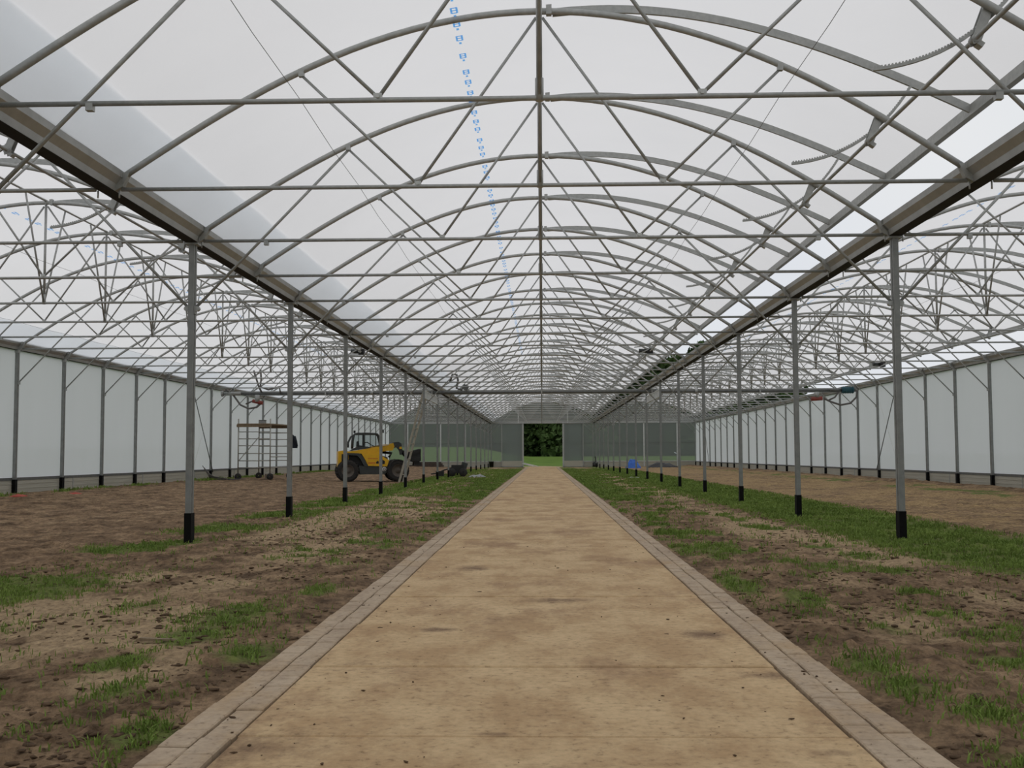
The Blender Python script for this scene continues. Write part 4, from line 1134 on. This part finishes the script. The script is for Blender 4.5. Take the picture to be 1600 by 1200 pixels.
MB().cbox((0.28, 0.0, 0.48), (0.25, 0.4, 0.3), Matrix.Rotation(0.3, 4, 'Y')).build('tank', M['charcoal'], mc)
for sx in (-0.25, 0.25):
    MB().lathe([(0.02, -0.06), (0.17, -0.06), (0.19, 0), (0.17, 0.06), (0.02, 0.06)], 16, Matrix.Translation((sx, -0.3, 0.19)) @ Matrix.Rotation(math.pi / 2, 4, 'X')).build('wheel', M['tyre'], mc)
MB().tube([(-0.25, 0, 0.4), (-0.6, 0.0, 0.3), (-0.95, 0, 0.15), (-1.2, 0, 0.12)], 0.03, 8).build('handle', M['black'], mc)
MB().cbox((-0.8, 0, 0.14), (0.35, 0.3, 0.22)).build('toolbox', M['black'], mc)
crumpled('plastic_sheet', (-2.85, 48.7, gz1(-2.85, 48.7)), 0.42, 0.4, 0.16, M['grey_sheet'], 'crumpled grey plastic sheet beside the black hand machine', 'sheet', 1, 3.0)
crumpled('blue_bag', (6.35, 78.0, gz1(6.35, 78.0)), 0.52, 0.5, 0.62, M['blue'], 'crumpled bright blue sheet heaped on the grass', 'sheet', 2, 5.0)
crumpled('dark_sheet', (8.6, 80.0, gz1(8.6, 80.0)), 1.1, 0.8, 0.34, M['black'], 'black plastic sheet heaped on soil beside the blue sheet', 'sheet', 3, 9.0)
tag(crumpled('paper_scrap', (3.75, 45.5, gz1(3.75, 45.5)), 0.35, 0.12, 0.07, M['pale'], 'white plastic scrap lying on the grass by the posts', 'scrap', 4, 2.0))
for i, (x, y) in enumerate(((-10.75, 25.4), (-11.1, 23.4))):
    o = crumpled('red_rag', (x, y, gz1(x, y) - 0.005), 0.13, 0.16, 0.05, M['red_rag'], 'small red scrap of cloth on bare soil by the film wall', 'scrap', 5, 1.0 + i)
    o['group'] = 'red scraps on the soil'
for (x, y, r) in ((-9.6, 17.8, 0.0), (-9.2, 17.6, 0.4)):
    o = crumpled('pale_scrap', (x, y, gz1(x, y)), 0.12, 0.04, 0.03, M['pale'], 'small pale scrap on bare soil', 'scrap', 6, r)
    o['group'] = 'pale scraps on the soil'
pp_ = thing('pale_poles', (-1.15, 86.6, 0.03), 'two long pale poles lying beside the end doorway', 'poles')
for k, (a, b) in enumerate((((-0.3, 0.3, 0.30), (0.85, -0.6, 0.04)), ((-0.4, 0.0, 0.26), (0.55, -0.9, 0.04)))):
    MB().tube([a, b], 0.035, 8).build('pole', M['pale'], pp_)
pl = thing('timber_stack', (-8.9, 85.8, gz1(-8.9, 85.8)), 'low stack of dark timbers lying on soil near the end wall', 'timber')
for r in range(3):
    for k in range(4 - r):
        MB().cbox((0.0 + 0.06 * r, -0.3 + 0.2 * k + 0.1 * r, 0.06 + 0.125 * r), (2.6 - 0.3 * r, 0.18, 0.12)).build('timber', M['dark_timber'], pl)
for sx, lab, pr_ in ((-4.0, 'black bin at the foot of the last post, telehandler side', [(0, 0.0), (0.16, 0.0), (0.19, 0.42), (0.21, 0.42), (0.21, 0.46), (0, 0.46)]),
                     (4.15, 'black bottle-shaped canister at the last post on grass strip', [(0, 0.0), (0.17, 0.0), (0.19, 0.1), (0.19, 0.32), (0.06, 0.45), (0.05, 0.75), (0.07, 0.76), (0.07, 0.82), (0, 0.82)])):
    c_ = thing('canister', (sx + 0.02, 87.25, gz1(sx, 87.25)), lab, 'canister')
    MB().lathe(pr_, 16).build('body', M['black'], c_)
    MB().tube([(0.15 * math.cos(a), -0.1, pr_[-1][1] * 0.85 + 0.06 * math.sin(a)) for a in np.linspace(0, math.pi, 7)], 0.015, 5).build('handle', M['black'], c_)
st_ = thing('timber_scrap', (-2.03, 5.85, gz1(-2.03, 5.85) + 0.008), 'small weathered wood splinter on soil beside the path', 'wood')
MB().prism([(-0.11, 0.0), (0.10, 0.004), (0.12, 0.012), (-0.08, 0.02)], -0.012, 0.015).build('splinter', M['timber'], st_)

# ------------------------------------------------------------------ trees outside
def tree(x, y, H, R, kind, lab, n=9000):
    t = thing('tree', (x, y, 0.65), lab, 'tree', 'trees beyond the end wall')
    rr = np.random.default_rng(int(x * 13 + y * 7) % 9999)
    MB().tube([(0, 0, -0.4), (0.1, 0, H * 0.3), (-0.05, 0.1, H * 0.75)], 0.22, 8, scale=[1.2, 0.9, 0.3]).build('trunk', M['bark'], t)
    # lobes
    nb = 22
    C = np.stack([rr.normal(0, R * 0.42, nb), rr.normal(0, R * 0.42, nb), rr.uniform(0.06, 0.88, nb) * H], 1)
    sc_ = 1.0 - 0.55 * np.clip((C[:, 2] / H - 0.45) / 0.55, 0, 1)
    C[:, :2] *= sc_[:, None]
    rad = R * rr.uniform(0.38, 0.62, nb) * np.clip(sc_ + 0.1, 0.5, 1)
    pick = rr.integers(0, nb, n)
    d = rr.normal(0, 1, (n, 3)); d /= np.linalg.norm(d, axis=1)[:, None]
    P = C[pick] + d * (rad[pick] * rr.uniform(0.55, 1.05, n) ** 0.6)[:, None]
    P[:, 2] = np.maximum(P[:, 2], 0.15)
    s = rr.uniform(0.22, 0.46, n)
    u = rr.normal(0, 1, (n, 3)); u /= np.linalg.norm(u, axis=1)[:, None]
    v = np.cross(u, rr.normal(0, 1, (n, 3))); v /= np.linalg.norm(v, axis=1)[:, None]
    q = np.stack([P - u * s[:, None], P + v * s[:, None] * 0.55, P + u * s[:, None], P - v * s[:, None] * 0.55], 1)
    f = np.arange(n * 4).reshape(n, 4)
    obj('foliage', np_mesh('foliage', q.reshape(-1, 3), f, M[kind]), t)
tl = ['dense dark green tree seen through the end doorway', 'dark green tree blurred behind the ribbed end wall sheets']
for k, (x, y, H, R) in enumerate(((-1.9, 121, 11, 3.6), (2.6, 117, 10, 3.4), (0.6, 127, 13, 4.0), (4.6, 124, 12, 3.8), (-4.6, 125, 12, 3.8),
                                  (-8.5, 122, 11, 4.0), (-12.5, 125, 12, 4.2), (-17, 122, 11, 4.2), (-21.5, 126, 12, 4.4),
                                  (8.8, 123, 12, 4.0), (13.0, 126, 12, 4.2), (17.5, 121, 13, 4.4), (22, 124, 14, 4.6), (-15, 132, 12, 4.8), (-6.8, 132, 12, 4.8), (-1.5, 133, 12, 4.6), (7, 132, 12, 4.8), (11.5, 133, 13, 4.6), (19.5, 133, 14, 4.8), (27, 130, 14, 4.8), (-26, 130, 13, 4.6), (16, 117.5, 6, 3.2), (20.5, 118, 6, 3.2), (24.5, 119, 7, 3.4))):
    tree(x, y, H, R, 'leaf2' if k % 3 == 1 else 'leaf', tl[0] if abs(x - 0.3) < 2.6 else tl[1])
